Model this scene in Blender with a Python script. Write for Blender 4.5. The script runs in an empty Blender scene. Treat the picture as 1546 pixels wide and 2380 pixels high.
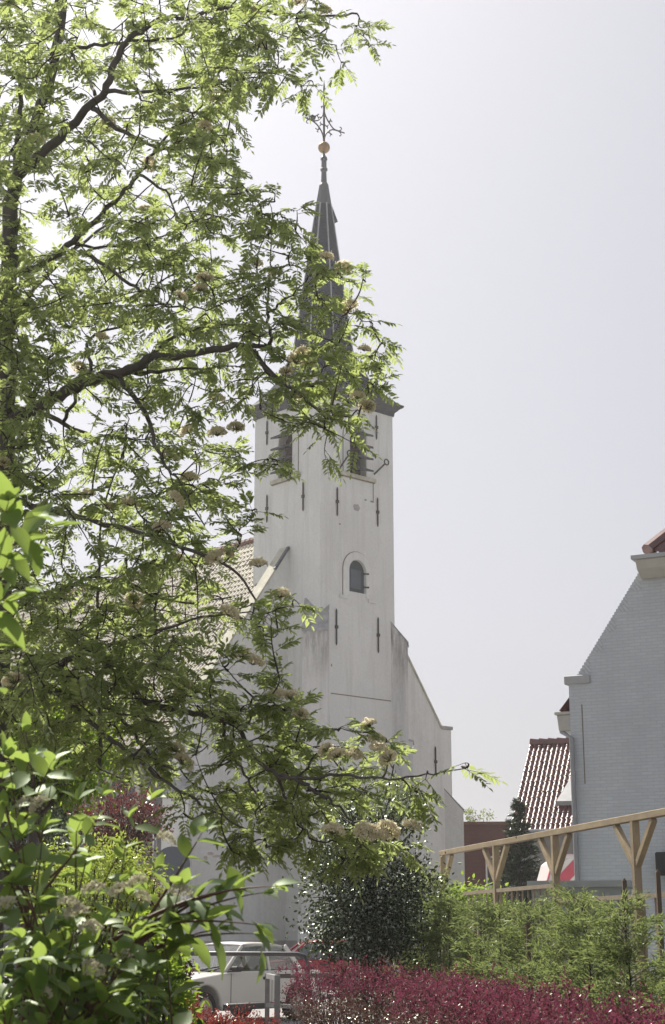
import bpy, bmesh, math, random
import numpy as np
from mathutils import Vector, Matrix
random.seed(7); RNG = np.random.default_rng(7)
sc = bpy.context.scene
COL = sc.collection
rad = math.radians

# ------------------------------------------------------------------ camera, sky, sun, exposure
FPX, TILT, CX, CY, EYE = 3650.0, rad(14.98), 773.0, 1190.0, 1.6     # photograph measured at 1546 x 2380
cam_d = bpy.data.cameras.new("camera"); cam = bpy.data.objects.new("camera", cam_d); COL.objects.link(cam)
cam.location = (0, 0, EYE); cam.rotation_euler = (rad(90) + TILT, 0, 0)
cam_d.sensor_fit = 'VERTICAL'; cam_d.sensor_height = 36; cam_d.lens = FPX / 2380 * 36
cam_d.clip_start = 0.05; cam_d.clip_end = 3000
cam_d.dof.use_dof = True; cam_d.dof.focus_distance = 26; cam_d.dof.aperture_fstop = 11
sc.camera = cam
SUN_AZ, SUN_EL = rad(-24), rad(50)          # azimuth from +Y, negative = left
wd = bpy.data.worlds.new("World"); sc.world = wd; wd.use_nodes = True
wn = wd.node_tree.nodes; wl = wd.node_tree.links
sky = wn.new('ShaderNodeTexSky'); sky.sky_type = 'NISHITA'; sky.sun_disc = False
sky.sun_elevation = SUN_EL; sky.sun_rotation = SUN_AZ
sky.air_density = 1.0; sky.dust_density = 4.0; sky.ozone_density = 3.0; sky.altitude = 0
bg = wn['Background']; bg.inputs['Strength'].default_value = 0.066
shs = wn.new('ShaderNodeHueSaturation'); shs.inputs['Saturation'].default_value = 0.35; wl.new(sky.outputs[0], shs.inputs['Color'])
smx = wn.new('ShaderNodeMix'); smx.data_type = 'RGBA'; smx.inputs[0].default_value = 0.42       # thin even overcast veil over the clear sky
smx.inputs[7].default_value = (4.9, 4.75, 5.55, 1); wl.new(shs.outputs[0], smx.inputs[6]); wl.new(smx.outputs[2], bg.inputs[0])
sl = bpy.data.lights.new("sun", 'SUN'); sl.energy = 5.0; sl.angle = rad(0.5); sl.color = (1.0, 0.93, 0.82)
sun = bpy.data.objects.new("sun", sl); COL.objects.link(sun)
sdir = Vector((math.sin(SUN_AZ) * math.cos(SUN_EL), math.cos(SUN_AZ) * math.cos(SUN_EL), math.sin(SUN_EL)))
sun.rotation_euler = sdir.to_track_quat('Z', 'Y').to_euler(); sun.location = sdir * 80
vs = sc.view_settings; vs.view_transform = 'Standard'; vs.look = 'None'; vs.gamma = 1; vs.exposure = 0.75
vs.use_curve_mapping = False
sc.cycles.use_denoising = True
sc.cycles.max_bounces = 8; sc.cycles.transparent_max_bounces = 8; sc.cycles.transmission_bounces = 6

# ------------------------------------------------------------------ measuring helpers
ct, st = math.cos(TILT), math.sin(TILT)
def ray(u, v):
    x = (u - CX) / FPX; y = (CY - v) / FPX
    return Vector((x, ct - y * st, st + y * ct))
def at(u, v, Y):
    r = ray(u, v); k = Y / r.y
    return Vector((r.x * k, Y, EYE + r.z * k))
def onplane(u, v, p0, n):
    r = ray(u, v); o = Vector((0, 0, EYE)); k = (Vector(p0) - o).dot(n) / r.dot(n)
    return o + r * k

# ------------------------------------------------------------------ object helpers
def empty(name, loc, rz=0.0):
    o = bpy.data.objects.new(name, None); COL.objects.link(o); o.location = loc; o.rotation_euler = (0, 0, rz)
    o.empty_display_size = 0.3
    return o
def tag(o, label=None, cat=None, group=None, kind=None):
    if label: o["label"] = label
    if cat: o["category"] = cat
    if group: o["group"] = group
    if kind: o["kind"] = kind
    return o
def link_mesh(name, me, m, parent=None, smooth=False):
    if m is not None: me.materials.append(m)
    if smooth: me.polygons.foreach_set("use_smooth", [True] * len(me.polygons))
    o = bpy.data.objects.new(name, me); COL.objects.link(o)
    if parent is not None: o.parent = parent
    return o
class MB:
    def __init__(s): s.v = []; s.f = []
    def add(s, vs_, fs):
        b = len(s.v); s.v += [tuple(p) for p in vs_]; s.f += [tuple(b + i for i in f) for f in fs]; return s
    def box(s, x0, x1, y0, y1, z0, z1):
        return s.add([(x0,y0,z0),(x1,y0,z0),(x1,y1,z0),(x0,y1,z0),(x0,y0,z1),(x1,y0,z1),(x1,y1,z1),(x0,y1,z1)],
                     [(0,3,2,1),(4,5,6,7),(0,1,5,4),(1,2,6,5),(2,3,7,6),(3,0,4,7)])
    def beam(s, a, b, w, h, up=(0,0,1)):
        a = Vector(a); b = Vector(b); d = (b - a).normalized(); up = Vector(up)
        sd = d.cross(up)
        if sd.length < 1e-4: sd = d.cross(Vector((0,1,0)))
        sd.normalize(); u = sd.cross(d)
        q = []
        for p in (a, b):
            for i, j in ((-1,-1),(1,-1),(1,1),(-1,1)): q.append(p + sd * (w/2*i) + u * (h/2*j))
        return s.add(q, [(0,1,2,3),(7,6,5,4),(0,4,5,1),(1,5,6,2),(2,6,7,3),(3,7,4,0)])
    def tube(s, pts, rs, n=8, caps=True):
        pts = [Vector(p) for p in pts]
        if not hasattr(rs, '__len__'): rs = [rs] * len(pts)
        b = len(s.v); up = Vector((0.13, 0.21, 0.97)); prev = None
        for i, p in enumerate(pts):
            d = (pts[min(i+1, len(pts)-1)] - pts[max(i-1, 0)])
            d = d.normalized() if d.length > 1e-9 else Vector((0,0,1))
            if prev is None:
                a = d.cross(up)
                if a.length < 0.05: a = d.cross(Vector((1,0,0)))
            else: a = prev - d * prev.dot(d)
            a.normalize(); prev = a; c = d.cross(a)
            for k in range(n):
                t = 2*math.pi*k/n; s.v.append(tuple(p + (a*math.cos(t) + c*math.sin(t)) * rs[i]))
        for i in range(len(pts)-1):
            for k in range(n):
                s.f.append((b+i*n+k, b+i*n+(k+1)%n, b+(i+1)*n+(k+1)%n, b+(i+1)*n+k))
        if caps:
            s.f.append(tuple(b+k for k in reversed(range(n)))); e = b+(len(pts)-1)*n
            s.f.append(tuple(e+k for k in range(n)))
        return s
    def prism(s, poly, axis_fn, d0, d1):
        """poly: 2-D points, axis_fn(a, b, d) -> 3-D"""
        n = len(poly)
        q = [axis_fn(a, b, d0) for a, b in poly] + [axis_fn(a, b, d1) for a, b in poly]
        fs = [tuple(range(n)), tuple(reversed(range(n, 2*n)))]
        fs += [(i, n+i, n+(i+1) % n, (i+1) % n) for i in range(n)]
        return s.add(q, fs)
    def lathe(s, prof, c=(0,0,0), n=24):
        b = len(s.v)
        for r, z in prof:
            for k in range(n):
                t = 2*math.pi*k/n; s.v.append((c[0]+r*math.cos(t), c[1]+r*math.sin(t), c[2]+z))
        for i in range(len(prof)-1):
            for k in range(n): s.f.append((b+i*n+k, b+i*n+(k+1)%n, b+(i+1)*n+(k+1)%n, b+(i+1)*n+k))
        return s
    def build(s, name, m, parent=None, smooth=False, fix=True, bevel=0.0, seg=1):
        me = bpy.data.meshes.new(name); me.from_pydata(s.v, [], s.f)
        if fix:
            bm = bmesh.new(); bm.from_mesh(me); bmesh.ops.recalc_face_normals(bm, faces=bm.faces); bm.to_mesh(me); bm.free()
        me.update(); o = link_mesh(name, me, m, parent, smooth)
        if bevel:
            md = o.modifiers.new("bevel", 'BEVEL'); md.width = bevel; md.segments = seg; md.limit_method = 'ANGLE'; md.angle_limit = rad(35)
        return o
def np_mesh(name, V, Fq, m, parent=None, smooth=False):
    me = bpy.data.meshes.new(name); V = np.asarray(V, np.float32); Fq = np.asarray(Fq, np.int32); k = Fq.shape[1]
    me.vertices.add(len(V)); me.vertices.foreach_set("co", V.ravel())
    me.loops.add(Fq.size); me.loops.foreach_set("vertex_index", Fq.ravel())
    me.polygons.add(len(Fq)); me.polygons.foreach_set("loop_start", np.arange(len(Fq), dtype=np.int32) * k)
    me.update(calc_edges=True)
    return link_mesh(name, me, m, parent, smooth)
def panel(outer, holes, fn, depth, name, m, parent, hole_depth=0.3):
    """wall face with holes (fn(a, b, d) -> 3-D, d = depth into the wall) and reveals round each hole"""
    bm = bmesh.new(); edges = []
    loops = [outer] + holes
    for lp in loops:
        vs_ = [bm.verts.new(fn(a, b, 0)) for a, b in lp]
        for i in range(len(vs_)): edges.append(bm.edges.new((vs_[i], vs_[(i+1) % len(vs_)])))
    bmesh.ops.triangle_fill(bm, edges=edges, use_beauty=True)
    for lp, d in ([(outer, depth)] if depth else []) + [(h, hole_depth) for h in holes]:
        a0 = [bm.verts.new(fn(a, b, 0)) for a, b in lp]; a1 = [bm.verts.new(fn(a, b, d)) for a, b in lp]
        for i in range(len(lp)):
            j = (i+1) % len(lp); bm.faces.new((a0[i], a0[j], a1[j], a1[i]))
    bmesh.ops.remove_doubles(bm, verts=bm.verts, dist=1e-4)
    bmesh.ops.recalc_face_normals(bm, faces=bm.faces)
    me = bpy.data.meshes.new(name); bm.to_mesh(me); bm.free()
    return link_mesh(name, me, m, parent)
def arch(x0, x1, z0, zs, n=12):
    """closed loop: bottom-left, bottom-right, up, semicircle-like arch"""
    c = (x0+x1)/2; r = (x1-x0)/2
    return [(x0, z0), (x1, z0)] + [(c + r*math.cos(math.pi*i/n), zs + r*math.sin(math.pi*i/n)) for i in range(n+1)]

# ------------------------------------------------------------------ materials
def new_mat(name):
    m = bpy.data.materials.new(name); m.use_nodes = True
    nt = m.node_tree; return m, nt, nt.nodes, nt.links, nt.nodes['Principled BSDF']
def noise(N, L, scale, detail=4, rough=0.6, vec=None, dist=0.0):
    n = N.new('ShaderNodeTexNoise'); n.inputs['Scale'].default_value = scale; n.inputs['Detail'].default_value = detail
    n.inputs['Roughness'].default_value = rough; n.inputs['Distortion'].default_value = dist
    if vec is not None: L.new(vec, n.inputs['Vector'])
    return n
def ramp(N, L, src, stops):
    r = N.new('ShaderNodeValToRGB'); el = r.color_ramp.elements
    while len(el) < len(stops): el.new(0.5)
    for e, (p, c) in zip(el, stops): e.position = p; e.color = (*c, 1) if len(c) == 3 else c
    L.new(src, r.inputs[0]); return r
def mixc(N, L, fac, a, b, mode='MIX'):
    x = N.new('ShaderNodeMix'); x.data_type = 'RGBA'; x.blend_type = mode
    for sock, val in ((x.inputs[0], fac), (x.inputs[6], a), (x.inputs[7], b)):
        if isinstance(val, (int, float)): sock.default_value = val
        elif isinstance(val, tuple): sock.default_value = (*val, 1)
        else: L.new(val, sock)
    return x.outputs[2]
def mapped(N, L, scale=(1,1,1), rot=(0,0,0), loc=(0,0,0)):
    tc = N.new('ShaderNodeTexCoord'); mp = N.new('ShaderNodeMapping'); L.new(tc.outputs['Object'], mp.inputs[0])
    mp.inputs['Scale'].default_value = scale; mp.inputs['Rotation'].default_value = rot; mp.inputs['Location'].default_value = loc
    return mp.outputs[0]
def bump(N, L, P, src, strength, dist=0.02):
    b = N.new('ShaderNodeBump'); b.inputs['Strength'].default_value = strength; b.inputs['Distance'].default_value = dist
    L.new(src, b.inputs['Height']); L.new(b.outputs[0], P.inputs['Normal']); return b
def simple(name, a, b=None, scale=3.0, rough=0.6, metal=0.0, stretch=(1,1,1), bmp=0.0, spec=0.5):
    m, nt, N, L, P = new_mat(name)
    P.inputs['Roughness'].default_value = rough; P.inputs['Metallic'].default_value = metal
    P.inputs['Specular IOR Level'].default_value = spec
    b = b or tuple(x * 0.75 for x in a)
    v = mapped(N, L, stretch); n = noise(N, L, scale, 5, 0.65, v)
    r = ramp(N, L, n.outputs[0], [(0.3, a), (0.7, b)]); L.new(r.outputs[0], P.inputs['Base Color'])
    if bmp: bump(N, L, P, n.outputs[0], bmp)
    return m
def plaster(name, base, dirt, amount=0.5, streak=1.0, runoff=None):
    m, nt, N, L, P = new_mat(name); P.inputs['Roughness'].default_value = 0.85; P.inputs['Specular IOR Level'].default_value = 0.2
    v = mapped(N, L); vs_ = mapped(N, L, (1.6, 1.6, 0.12))
    big = noise(N, L, 0.35, 5, 0.6, v); st_ = noise(N, L, 1.3, 5, 0.7, vs_); fine = noise(N, L, 9, 6, 0.7, v)
    c1 = mixc(N, L, ramp(N, L, big.outputs[0], [(0.35, (0,0,0)), (0.75, (1,1,1))]).outputs[0], base, tuple(x*0.90 for x in base))
    f = N.new('ShaderNodeMath'); f.operation = 'MULTIPLY'; f.inputs[1].default_value = amount * streak
    L.new(ramp(N, L, st_.outputs[0], [(0.5, (0,0,0)), (0.85, (1,1,1))]).outputs[0], f.inputs[0])
    c2 = mixc(N, L, f.outputs[0], c1, dirt)
    spot = noise(N, L, 2.6, 8, 0.75, v, 0.6)
    f2 = N.new('ShaderNodeMath'); f2.operation = 'MULTIPLY'; f2.inputs[1].default_value = amount
    L.new(ramp(N, L, spot.outputs[0], [(0.64, (0,0,0)), (0.78, (1,1,1))]).outputs[0], f2.inputs[0])
    c3 = mixc(N, L, f2.outputs[0], c2, dirt)
    pa = noise(N, L, 0.55, 3, 0.5, mapped(N, L, (1, 1, 0.7), (0,0,0), (3.1,1.7,0)), 1.2)
    c3 = mixc(N, L, ramp(N, L, pa.outputs[0], [(0.52, (0,0,0)), (0.545, (0.32,0.32,0.32))]).outputs[0], c3, tuple(x*0.84 for x in base))
    c4 = mixc(N, L, 0.15, c3, ramp(N, L, fine.outputs[0], [(0.3, (0.35,0.33,0.3)), (0.7, (0.9,0.9,0.88))]).outputs[0], 'MIX')
    if runoff:                                        # rain stains running down from the sloped cap, zlow to zhigh
        sx = N.new('ShaderNodeSeparateXYZ'); L.new(v, sx.inputs[0]); mr = N.new('ShaderNodeMapRange'); L.new(sx.outputs[2], mr.inputs[0])
        mr.inputs[1].default_value, mr.inputs[2].default_value = runoff; ns = noise(N, L, 3.2, 4, 0.7, mapped(N, L, (1.4, 1.4, 0.16), (0,0,0), (5,2,0)))
        mm = N.new('ShaderNodeMath'); mm.operation = 'MULTIPLY'; L.new(mr.outputs[0], mm.inputs[0]); L.new(ramp(N, L, ns.outputs[0], [(0.38, (0,0,0)), (0.62, (1,1,1))]).outputs[0], mm.inputs[1])
        c4 = mixc(N, L, mm.outputs[0], c4, (0.20, 0.185, 0.165))
    L.new(c4, P.inputs['Base Color']); bump(N, L, P, fine.outputs[0], 0.35, 0.03)
    return m
def leafmat(name, stops, trans, tmix=0.5, gloss=0.06, grough=0.35, patch=None):
    """stops: list of albedos spread over the leaves at random; trans: colour of light coming through"""
    m = bpy.data.materials.new(name); m.use_nodes = True; nt = m.node_tree; N = nt.nodes; L = nt.links
    N.remove(N['Principled BSDF']); out = N['Material Output']
    g = N.new('ShaderNodeNewGeometry')
    n = len(stops); r = ramp(N, L, g.outputs['Random Per Island'], [(i/max(1, n-1), c) for i, c in enumerate(stops)])
    hs = N.new('ShaderNodeHueSaturation'); L.new(r.outputs[0], hs.inputs['Color'])
    if patch:
        pn = noise(N, L, patch[1], 4, 0.6, mapped(N, L), 0.4); base_ = mixc(N, L, ramp(N, L, pn.outputs[0], [(0.48, (0,0,0)), (0.60, (1,1,1))]).outputs[0], r.outputs[0], patch[0])
    else: base_ = r.outputs[0]
    tc = mixc(N, L, 0.55, base_, trans)
    d = N.new('ShaderNodeBsdfDiffuse'); t = N.new('ShaderNodeBsdfTranslucent'); gl = N.new('ShaderNodeBsdfGlossy')
    L.new(base_, d.inputs[0]); L.new(tc, t.inputs[0]); gl.inputs['Roughness'].default_value = grough
    gl.inputs[0].default_value = (0.9, 1, 0.85, 1)
    m1 = N.new('ShaderNodeMixShader'); m1.inputs[0].default_value = tmix; L.new(d.outputs[0], m1.inputs[1]); L.new(t.outputs[0], m1.inputs[2])
    fr = N.new('ShaderNodeFresnel'); fr.inputs[0].default_value = 1.45
    mu = N.new('ShaderNodeMath'); mu.operation = 'MULTIPLY'; L.new(fr.outputs[0], mu.inputs[0]); mu.inputs[1].default_value = gloss * 5.0
    mu.use_clamp = True
    m2 = N.new('ShaderNodeMixShader'); L.new(mu.outputs[0], m2.inputs[0]); L.new(m1.outputs[0], m2.inputs[1]); L.new(gl.outputs[0], m2.inputs[2])
    L.new(m2.outputs[0], out.inputs[0]); N.remove(hs)
    return m
def bricks(name, c1, c2, mortar, scale=1.0, rot=0.0, bmp=0.5, plane='XZ', rough=0.8, msize=0.012, bw=0.22, bh=0.062, dirt=None):
    m, nt, N, L, P = new_mat(name); P.inputs['Roughness'].default_value = rough; P.inputs['Specular IOR Level'].default_value = 0.25
    tc = N.new('ShaderNodeTexCoord'); sx = N.new('ShaderNodeSeparateXYZ'); cx = N.new('ShaderNodeCombineXYZ')
    L.new(tc.outputs['Object'], sx.inputs[0])
    if plane == 'XZ': L.new(sx.outputs[0], cx.inputs[0])
    else: L.new(sx.outputs[1], cx.inputs[0])
    L.new(sx.outputs[2], cx.inputs[1])
    mp = N.new('ShaderNodeMapping'); mp.inputs['Rotation'].default_value = (0, 0, rot); L.new(cx.outputs[0], mp.inputs[0])
    wn_ = noise(N, L, 3.5, 4, 0.6, tc.outputs['Object']); va = N.new('ShaderNodeVectorMath'); va.operation = 'MULTIPLY_ADD'
    L.new(wn_.outputs['Color'], va.inputs[0]); va.inputs[1].default_value = (0.03, 0.022, 0); L.new(mp.outputs[0], va.inputs[2]); mp = va
    b = N.new('ShaderNodeTexBrick'); L.new(mp.outputs[0], b.inputs['Vector'])
    b.inputs['Scale'].default_value = scale; b.inputs['Mortar Size'].default_value = msize; b.inputs['Brick Width'].default_value = bw; b.inputs['Row Height'].default_value = bh
    b.inputs['Mortar Smooth'].default_value = 0.3
    b.inputs['Color1'].default_value = (*c1, 1); b.inputs['Color2'].default_value = (*c2, 1); b.inputs['Mortar'].default_value = (*mortar, 1)
    n = noise(N, L, 1.1, 6, 0.65, tc.outputs['Object']); n2 = noise(N, L, 14, 5, 0.7, tc.outputs['Object'])
    c = mixc(N, L, ramp(N, L, n.outputs[0], [(0.4, (0,0,0)), (0.75, (0.45,0.45,0.45))]).outputs[0], b.outputs[0], dirt or tuple(x*0.6 for x in c1))
    L.new(c, P.inputs['Base Color'])
    ad = N.new('ShaderNodeMath'); ad.operation = 'MULTIPLY_ADD'; L.new(n2.outputs[0], ad.inputs[0]); ad.inputs[1].default_value = 0.6
    iv = N.new('ShaderNodeMath'); iv.operation = 'SUBTRACT'; iv.inputs[0].default_value = 1.0; L.new(b.outputs['Fac'], iv.inputs[1]); L.new(iv.outputs[0], ad.inputs[2])
    bump(N, L, P, ad.outputs[0], bmp, 0.02)
    return m

M = {}
M['plaster'] = plaster('church_plaster', (0.775, 0.79, 0.75), (0.36, 0.35, 0.32), 0.6)
M['plaster_worn'] = plaster('worn_plaster', (0.70, 0.705, 0.68), (0.22, 0.22, 0.21), 0.85, 1.3)
M['plaster_run'] = plaster('stained_buttress_plaster', (0.72, 0.725, 0.69), (0.25, 0.25, 0.24), 0.7, 1.2, (10.9, 12.9))
M['grime'] = simple('grimed_stone', (0.50, 0.495, 0.49), (0.24, 0.235, 0.235), 2.6, 0.9)
M['coping'] = simple('coping_stone', (0.62, 0.60, 0.5), (0.36, 0.37, 0.28), 2.5, 0.85)
M['plinth'] = simple('plinth_grey', (0.50, 0.49, 0.46), (0.36, 0.35, 0.33), 1.5, 0.9)
M['bareplaster'] = simple('bare_brick_patch', (0.45, 0.37, 0.31), (0.58, 0.53, 0.47), 12, 0.9)
M['iron'] = simple('black_iron', (0.028, 0.026, 0.025), (0.05, 0.035, 0.028), 8, 0.6, 0.0)
M['crack'] = simple('crack_line', (0.28, 0.25, 0.21), (0.18, 0.16, 0.14), 9, 0.9)
M['lead'] = simple('lead_sheet', (0.10, 0.11, 0.12), (0.065, 0.07, 0.08), 3, 0.55, 0.0, (1, 1, 0.3))
M['leadpale'] = simple('lead_seam', (0.42, 0.43, 0.44), (0.3, 0.31, 0.32), 5, 0.6)
M['cornice'] = simple('cornice_wood', (0.06, 0.062, 0.068), (0.04, 0.042, 0.046), 3, 0.6)
M['louvre'] = simple('louvre_board', (0.085, 0.08, 0.08), (0.05, 0.047, 0.048), 4, 0.7)
M['belfry_dark'] = simple('belfry_boards', (0.10, 0.03, 0.036), (0.055, 0.022, 0.026), 5, 0.8)
M['hatch'] = simple('hatch_green', (0.035, 0.05, 0.055), (0.055, 0.068, 0.072), 4, 0.6)
M['hatch_pane'] = simple('hatch_panel', (0.10, 0.12, 0.14), (0.075, 0.09, 0.105), 3, 0.5)
M['gold'] = simple('gilded_copper', (0.42, 0.27, 0.10), (0.22, 0.14, 0.07), 5, 0.42, 0.75)
def slate():
    m = bricks('spire_slate', (0.020, 0.025, 0.046), (0.015, 0.019, 0.035), (0.008, 0.010, 0.018), 1.0, 0, 0.6, 'XZ', 0.8, 0.012, 0.3, 0.17, (0.035, 0.038, 0.048)); m.node_tree.nodes['Principled BSDF'].inputs['Specular IOR Level'].default_value = 0.12; return m
M['slate'] = slate()
M['navewall'] = bricks('grey_brick', (0.17, 0.165, 0.16), (0.13, 0.128, 0.125), (0.22, 0.215, 0.2), 1, 0, 0.5, 'YZ')
M['navetile'] = simple('old_grey_tile', (0.40, 0.37, 0.27), (0.22, 0.20, 0.16), 2.0, 0.65, 0, (1,1,1), 0.2)
M['ridgetile'] = simple('old_red_ridge', (0.20, 0.085, 0.05), (0.12, 0.07, 0.05), 3.0, 0.7)
M['redtile'] = simple('glazed_red_tile', (0.17, 0.055, 0.045), (0.09, 0.032, 0.03), 3.0, 0.33, 0, (1,1,1), 0.0, 0.9)
M['whitebrick'] = bricks('white_painted_brick', (0.60, 0.635, 0.655), (0.55, 0.59, 0.615), (0.51, 0.545, 0.57), 1, 0, 0.5, 'XZ', 0.7, 0.008, 0.21, 0.058, (0.42, 0.45, 0.47))
M['whitebrick_tumbled'] = bricks('white_painted_brick_tumbled', (0.60, 0.635, 0.655), (0.55, 0.59, 0.615), (0.46, 0.49, 0.515), 1, rad(52), 0.8, 'XZ', 0.7, 0.008, 0.21, 0.058, (0.42, 0.45, 0.47))
M['greypaint'] = simple('grey_paint', (0.46, 0.47, 0.47), (0.38, 0.39, 0.39), 3, 0.55)
M['gutterpaint'] = simple('cream_paint', (0.56, 0.54, 0.48), (0.45, 0.44, 0.40), 3, 0.5)
M['zinc'] = simple('zinc_pipe', (0.34, 0.35, 0.36), (0.26, 0.27, 0.28), 4, 0.45, 0.3)
M['brownbrick'] = bricks('brown_brick', (0.17, 0.062, 0.05), (0.13, 0.05, 0.042), (0.12, 0.09, 0.08), 1, 0, 0.5, 'XZ')
M['housewall'] = simple('grey_render', (0.33, 0.32, 0.29), (0.27, 0.26, 0.24), 2, 0.85)
M['whiteframe'] = simple('white_frame', (0.75, 0.75, 0.73), (0.66, 0.66, 0.65), 4, 0.4)
M['darkglass'] = simple('dark_window', (0.03, 0.035, 0.04), (0.02, 0.022, 0.028), 1, 0.06, 0, (1,1,1), 0, 0.8)
def pine():
    m, nt, N, L, P = new_mat('new_pine'); P.inputs['Roughness'].default_value = 0.75; P.inputs['Specular IOR Level'].default_value = 0.2
    g = noise(N, L, 30, 4, 0.6, mapped(N, L, (0.06, 1, 0.3))); b = noise(N, L, 1.7, 5, 0.7, mapped(N, L)); k = noise(N, L, 5, 2, 0.4, mapped(N, L, (0.8, 1, 1)))
    c = ramp(N, L, g.outputs[0], [(0.3, (0.45, 0.365, 0.235)), (0.7, (0.33, 0.26, 0.165))]).outputs[0]
    c = mixc(N, L, ramp(N, L, b.outputs[0], [(0.42, (0,0,0)), (0.7, (0.75,0.75,0.75))]).outputs[0], c, (0.25, 0.205, 0.15))
    c = mixc(N, L, ramp(N, L, k.outputs[0], [(0.70, (0,0,0)), (0.74, (1,1,1))]).outputs[0], c, (0.09, 0.05, 0.025))
    L.new(c, P.inputs['Base Color']); bump(N, L, P, g.outputs[0], 0.2, 0.01); return m
M['wood'] = pine()
M['woodgrey'] = simple('weathered_slat', (0.36, 0.30, 0.21), (0.25, 0.2, 0.14), 3, 0.75)
M['stake'] = simple('stake_wood', (0.16, 0.115, 0.075), (0.10, 0.07, 0.05), 4, 0.8)
M['bark'] = simple('rowan_bark', (0.13, 0.115, 0.10), (0.07, 0.062, 0.055), 9, 0.85, 0, (1,1,0.4), 0.5)
M['twig'] = simple('twig_bark', (0.06, 0.045, 0.035), (0.035, 0.026, 0.022), 12, 0.8)
M['greenstalk'] = simple('green_stalk', (0.12,0.14,0.05), (0.09,0.10,0.04), 9, 0.7)
M['redtwig'] = simple('dogwood_stem', (0.11, 0.045, 0.03), (0.06, 0.035, 0.022), 10, 0.6)
M['rowan'] = leafmat('rowan_leaf', [(0.075,0.11,0.05), (0.095,0.138,0.055), (0.08,0.118,0.06), (0.12,0.155,0.065), (0.10,0.132,0.05), (0.16,0.185,0.075), (0.055,0.085,0.045)], (0.72,0.85,0.27), 0.60, 0.04, 0.5)
M['floret'] = leafmat('rowan_floret', [(0.84,0.80,0.64), (0.72,0.63,0.44), (0.88,0.86,0.74), (0.76,0.72,0.52)], (0.98,0.94,0.76), 0.6, 0.0)
M['dogleaf'] = leafmat('dogwood_leaf', [(0.055,0.105,0.03), (0.07,0.125,0.03), (0.065,0.115,0.04), (0.105,0.155,0.04)], (0.50,0.66,0.13), 0.54, 0.012, 0.5)
M['dogflower'] = leafmat('dogwood_flower', [(0.58,0.57,0.45), (0.46,0.44,0.3), (0.62,0.6,0.52)], (0.65,0.62,0.45), 0.4, 0.0)
M['holly'] = leafmat('holly_leaf', [(0.022,0.034,0.016), (0.034,0.048,0.02), (0.028,0.04,0.022), (0.05,0.06,0.03)], (0.16,0.2,0.06), 0.2, 0.10, 0.52)
M['holly_young'] = leafmat('young_holly_leaf', [(0.045,0.07,0.03), (0.06,0.09,0.035), (0.08,0.105,0.045)], (0.26,0.34,0.09), 0.35, 0.06, 0.45)
M['cypress'] = leafmat('cypress_spray', [(0.12,0.15,0.055), (0.15,0.185,0.065), (0.13,0.175,0.075), (0.21,0.23,0.11)], (0.40,0.50,0.16), 0.45, 0.02, 0.55)
M['spruce'] = leafmat('spruce_needle', [(0.03,0.048,0.03), (0.042,0.06,0.034), (0.055,0.072,0.04)], (0.06,0.09,0.03), 0.2, 0.03)
M['barberry'] = leafmat('barberry_leaf', [(0.12,0.034,0.052), (0.18,0.05,0.09), (0.07,0.024,0.032), (0.13,0.05,0.055), (0.10,0.065,0.045), (0.22,0.10,0.13)], (0.37,0.07,0.15), 0.32, 0.02, 0.4, ((0.07,0.03,0.03), 2.4))
M['barberry_old'] = leafmat('barberry_old_leaf', [(0.11,0.065,0.05), (0.15,0.08,0.07), (0.19,0.13,0.10), (0.08,0.03,0.04), (0.13,0.035,0.055), (0.12,0.10,0.05)], (0.25,0.09,0.08), 0.15, 0.07, 0.35)
M['barberry_low'] = leafmat('barberry_low_leaf', [(0.16,0.028,0.022), (0.12,0.02,0.022), (0.2,0.05,0.03)], (0.45,0.06,0.05), 0.42, 0.07, 0.35)
M['plum'] = leafmat('purple_leaf', [(0.07,0.018,0.024), (0.11,0.035,0.035), (0.05,0.015,0.022), (0.15,0.06,0.05)], (0.3,0.07,0.07), 0.35, 0.05, 0.35)
M['golden'] = leafmat('golden_leaf', [(0.15,0.22,0.035), (0.11,0.17,0.03), (0.20,0.25,0.05), (0.07,0.12,0.025)], (0.72,0.86,0.14), 0.48, 0.04)
M['fresh'] = leafmat('fresh_green_leaf', [(0.09,0.16,0.03), (0.13,0.21,0.035), (0.07,0.13,0.03)], (0.58,0.78,0.08), 0.52, 0.04)
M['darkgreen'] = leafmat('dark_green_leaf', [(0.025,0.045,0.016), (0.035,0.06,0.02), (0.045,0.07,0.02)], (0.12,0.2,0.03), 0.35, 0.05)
M['asphalt'] = simple('grey_paving', (0.285, 0.28, 0.275), (0.23, 0.226, 0.22), 3, 0.9)
M['soil'] = simple('garden_soil', (0.06, 0.045, 0.03), (0.035, 0.03, 0.02), 4, 0.95)
M['paving'] = simple('pale_paving', (0.30, 0.285, 0.26), (0.24, 0.23, 0.21), 3, 0.9)
M['grass'] = leafmat('grass_blade', [(0.04,0.08,0.02), (0.06,0.1,0.025)], (0.2,0.3,0.04), 0.35, 0.03)
M['carwhite'] = simple('white_car_paint', (0.58, 0.57, 0.545), (0.54, 0.53, 0.505), 1.5, 0.25)
M['carred'] = simple('red_car_paint', (0.30, 0.018, 0.035), (0.26, 0.016, 0.03), 1.5, 0.25)
M['rubber'] = simple('tyre_rubber', (0.022, 0.022, 0.022), (0.03, 0.03, 0.03), 8, 0.85)
M['rim'] = simple('wheel_steel', (0.35, 0.35, 0.35), (0.25, 0.25, 0.25), 6, 0.4, 0.6)
M['blacktrim'] = simple('black_trim', (0.025, 0.022, 0.026), (0.04, 0.035, 0.04), 6, 0.6)
M['chrome'] = simple('chrome_trim', (0.6, 0.6, 0.6), (0.5, 0.5, 0.5), 5, 0.2, 1.0)
M['seat'] = simple('seat_cloth', (0.06, 0.05, 0.055), (0.04, 0.035, 0.04), 6, 0.9)
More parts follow.
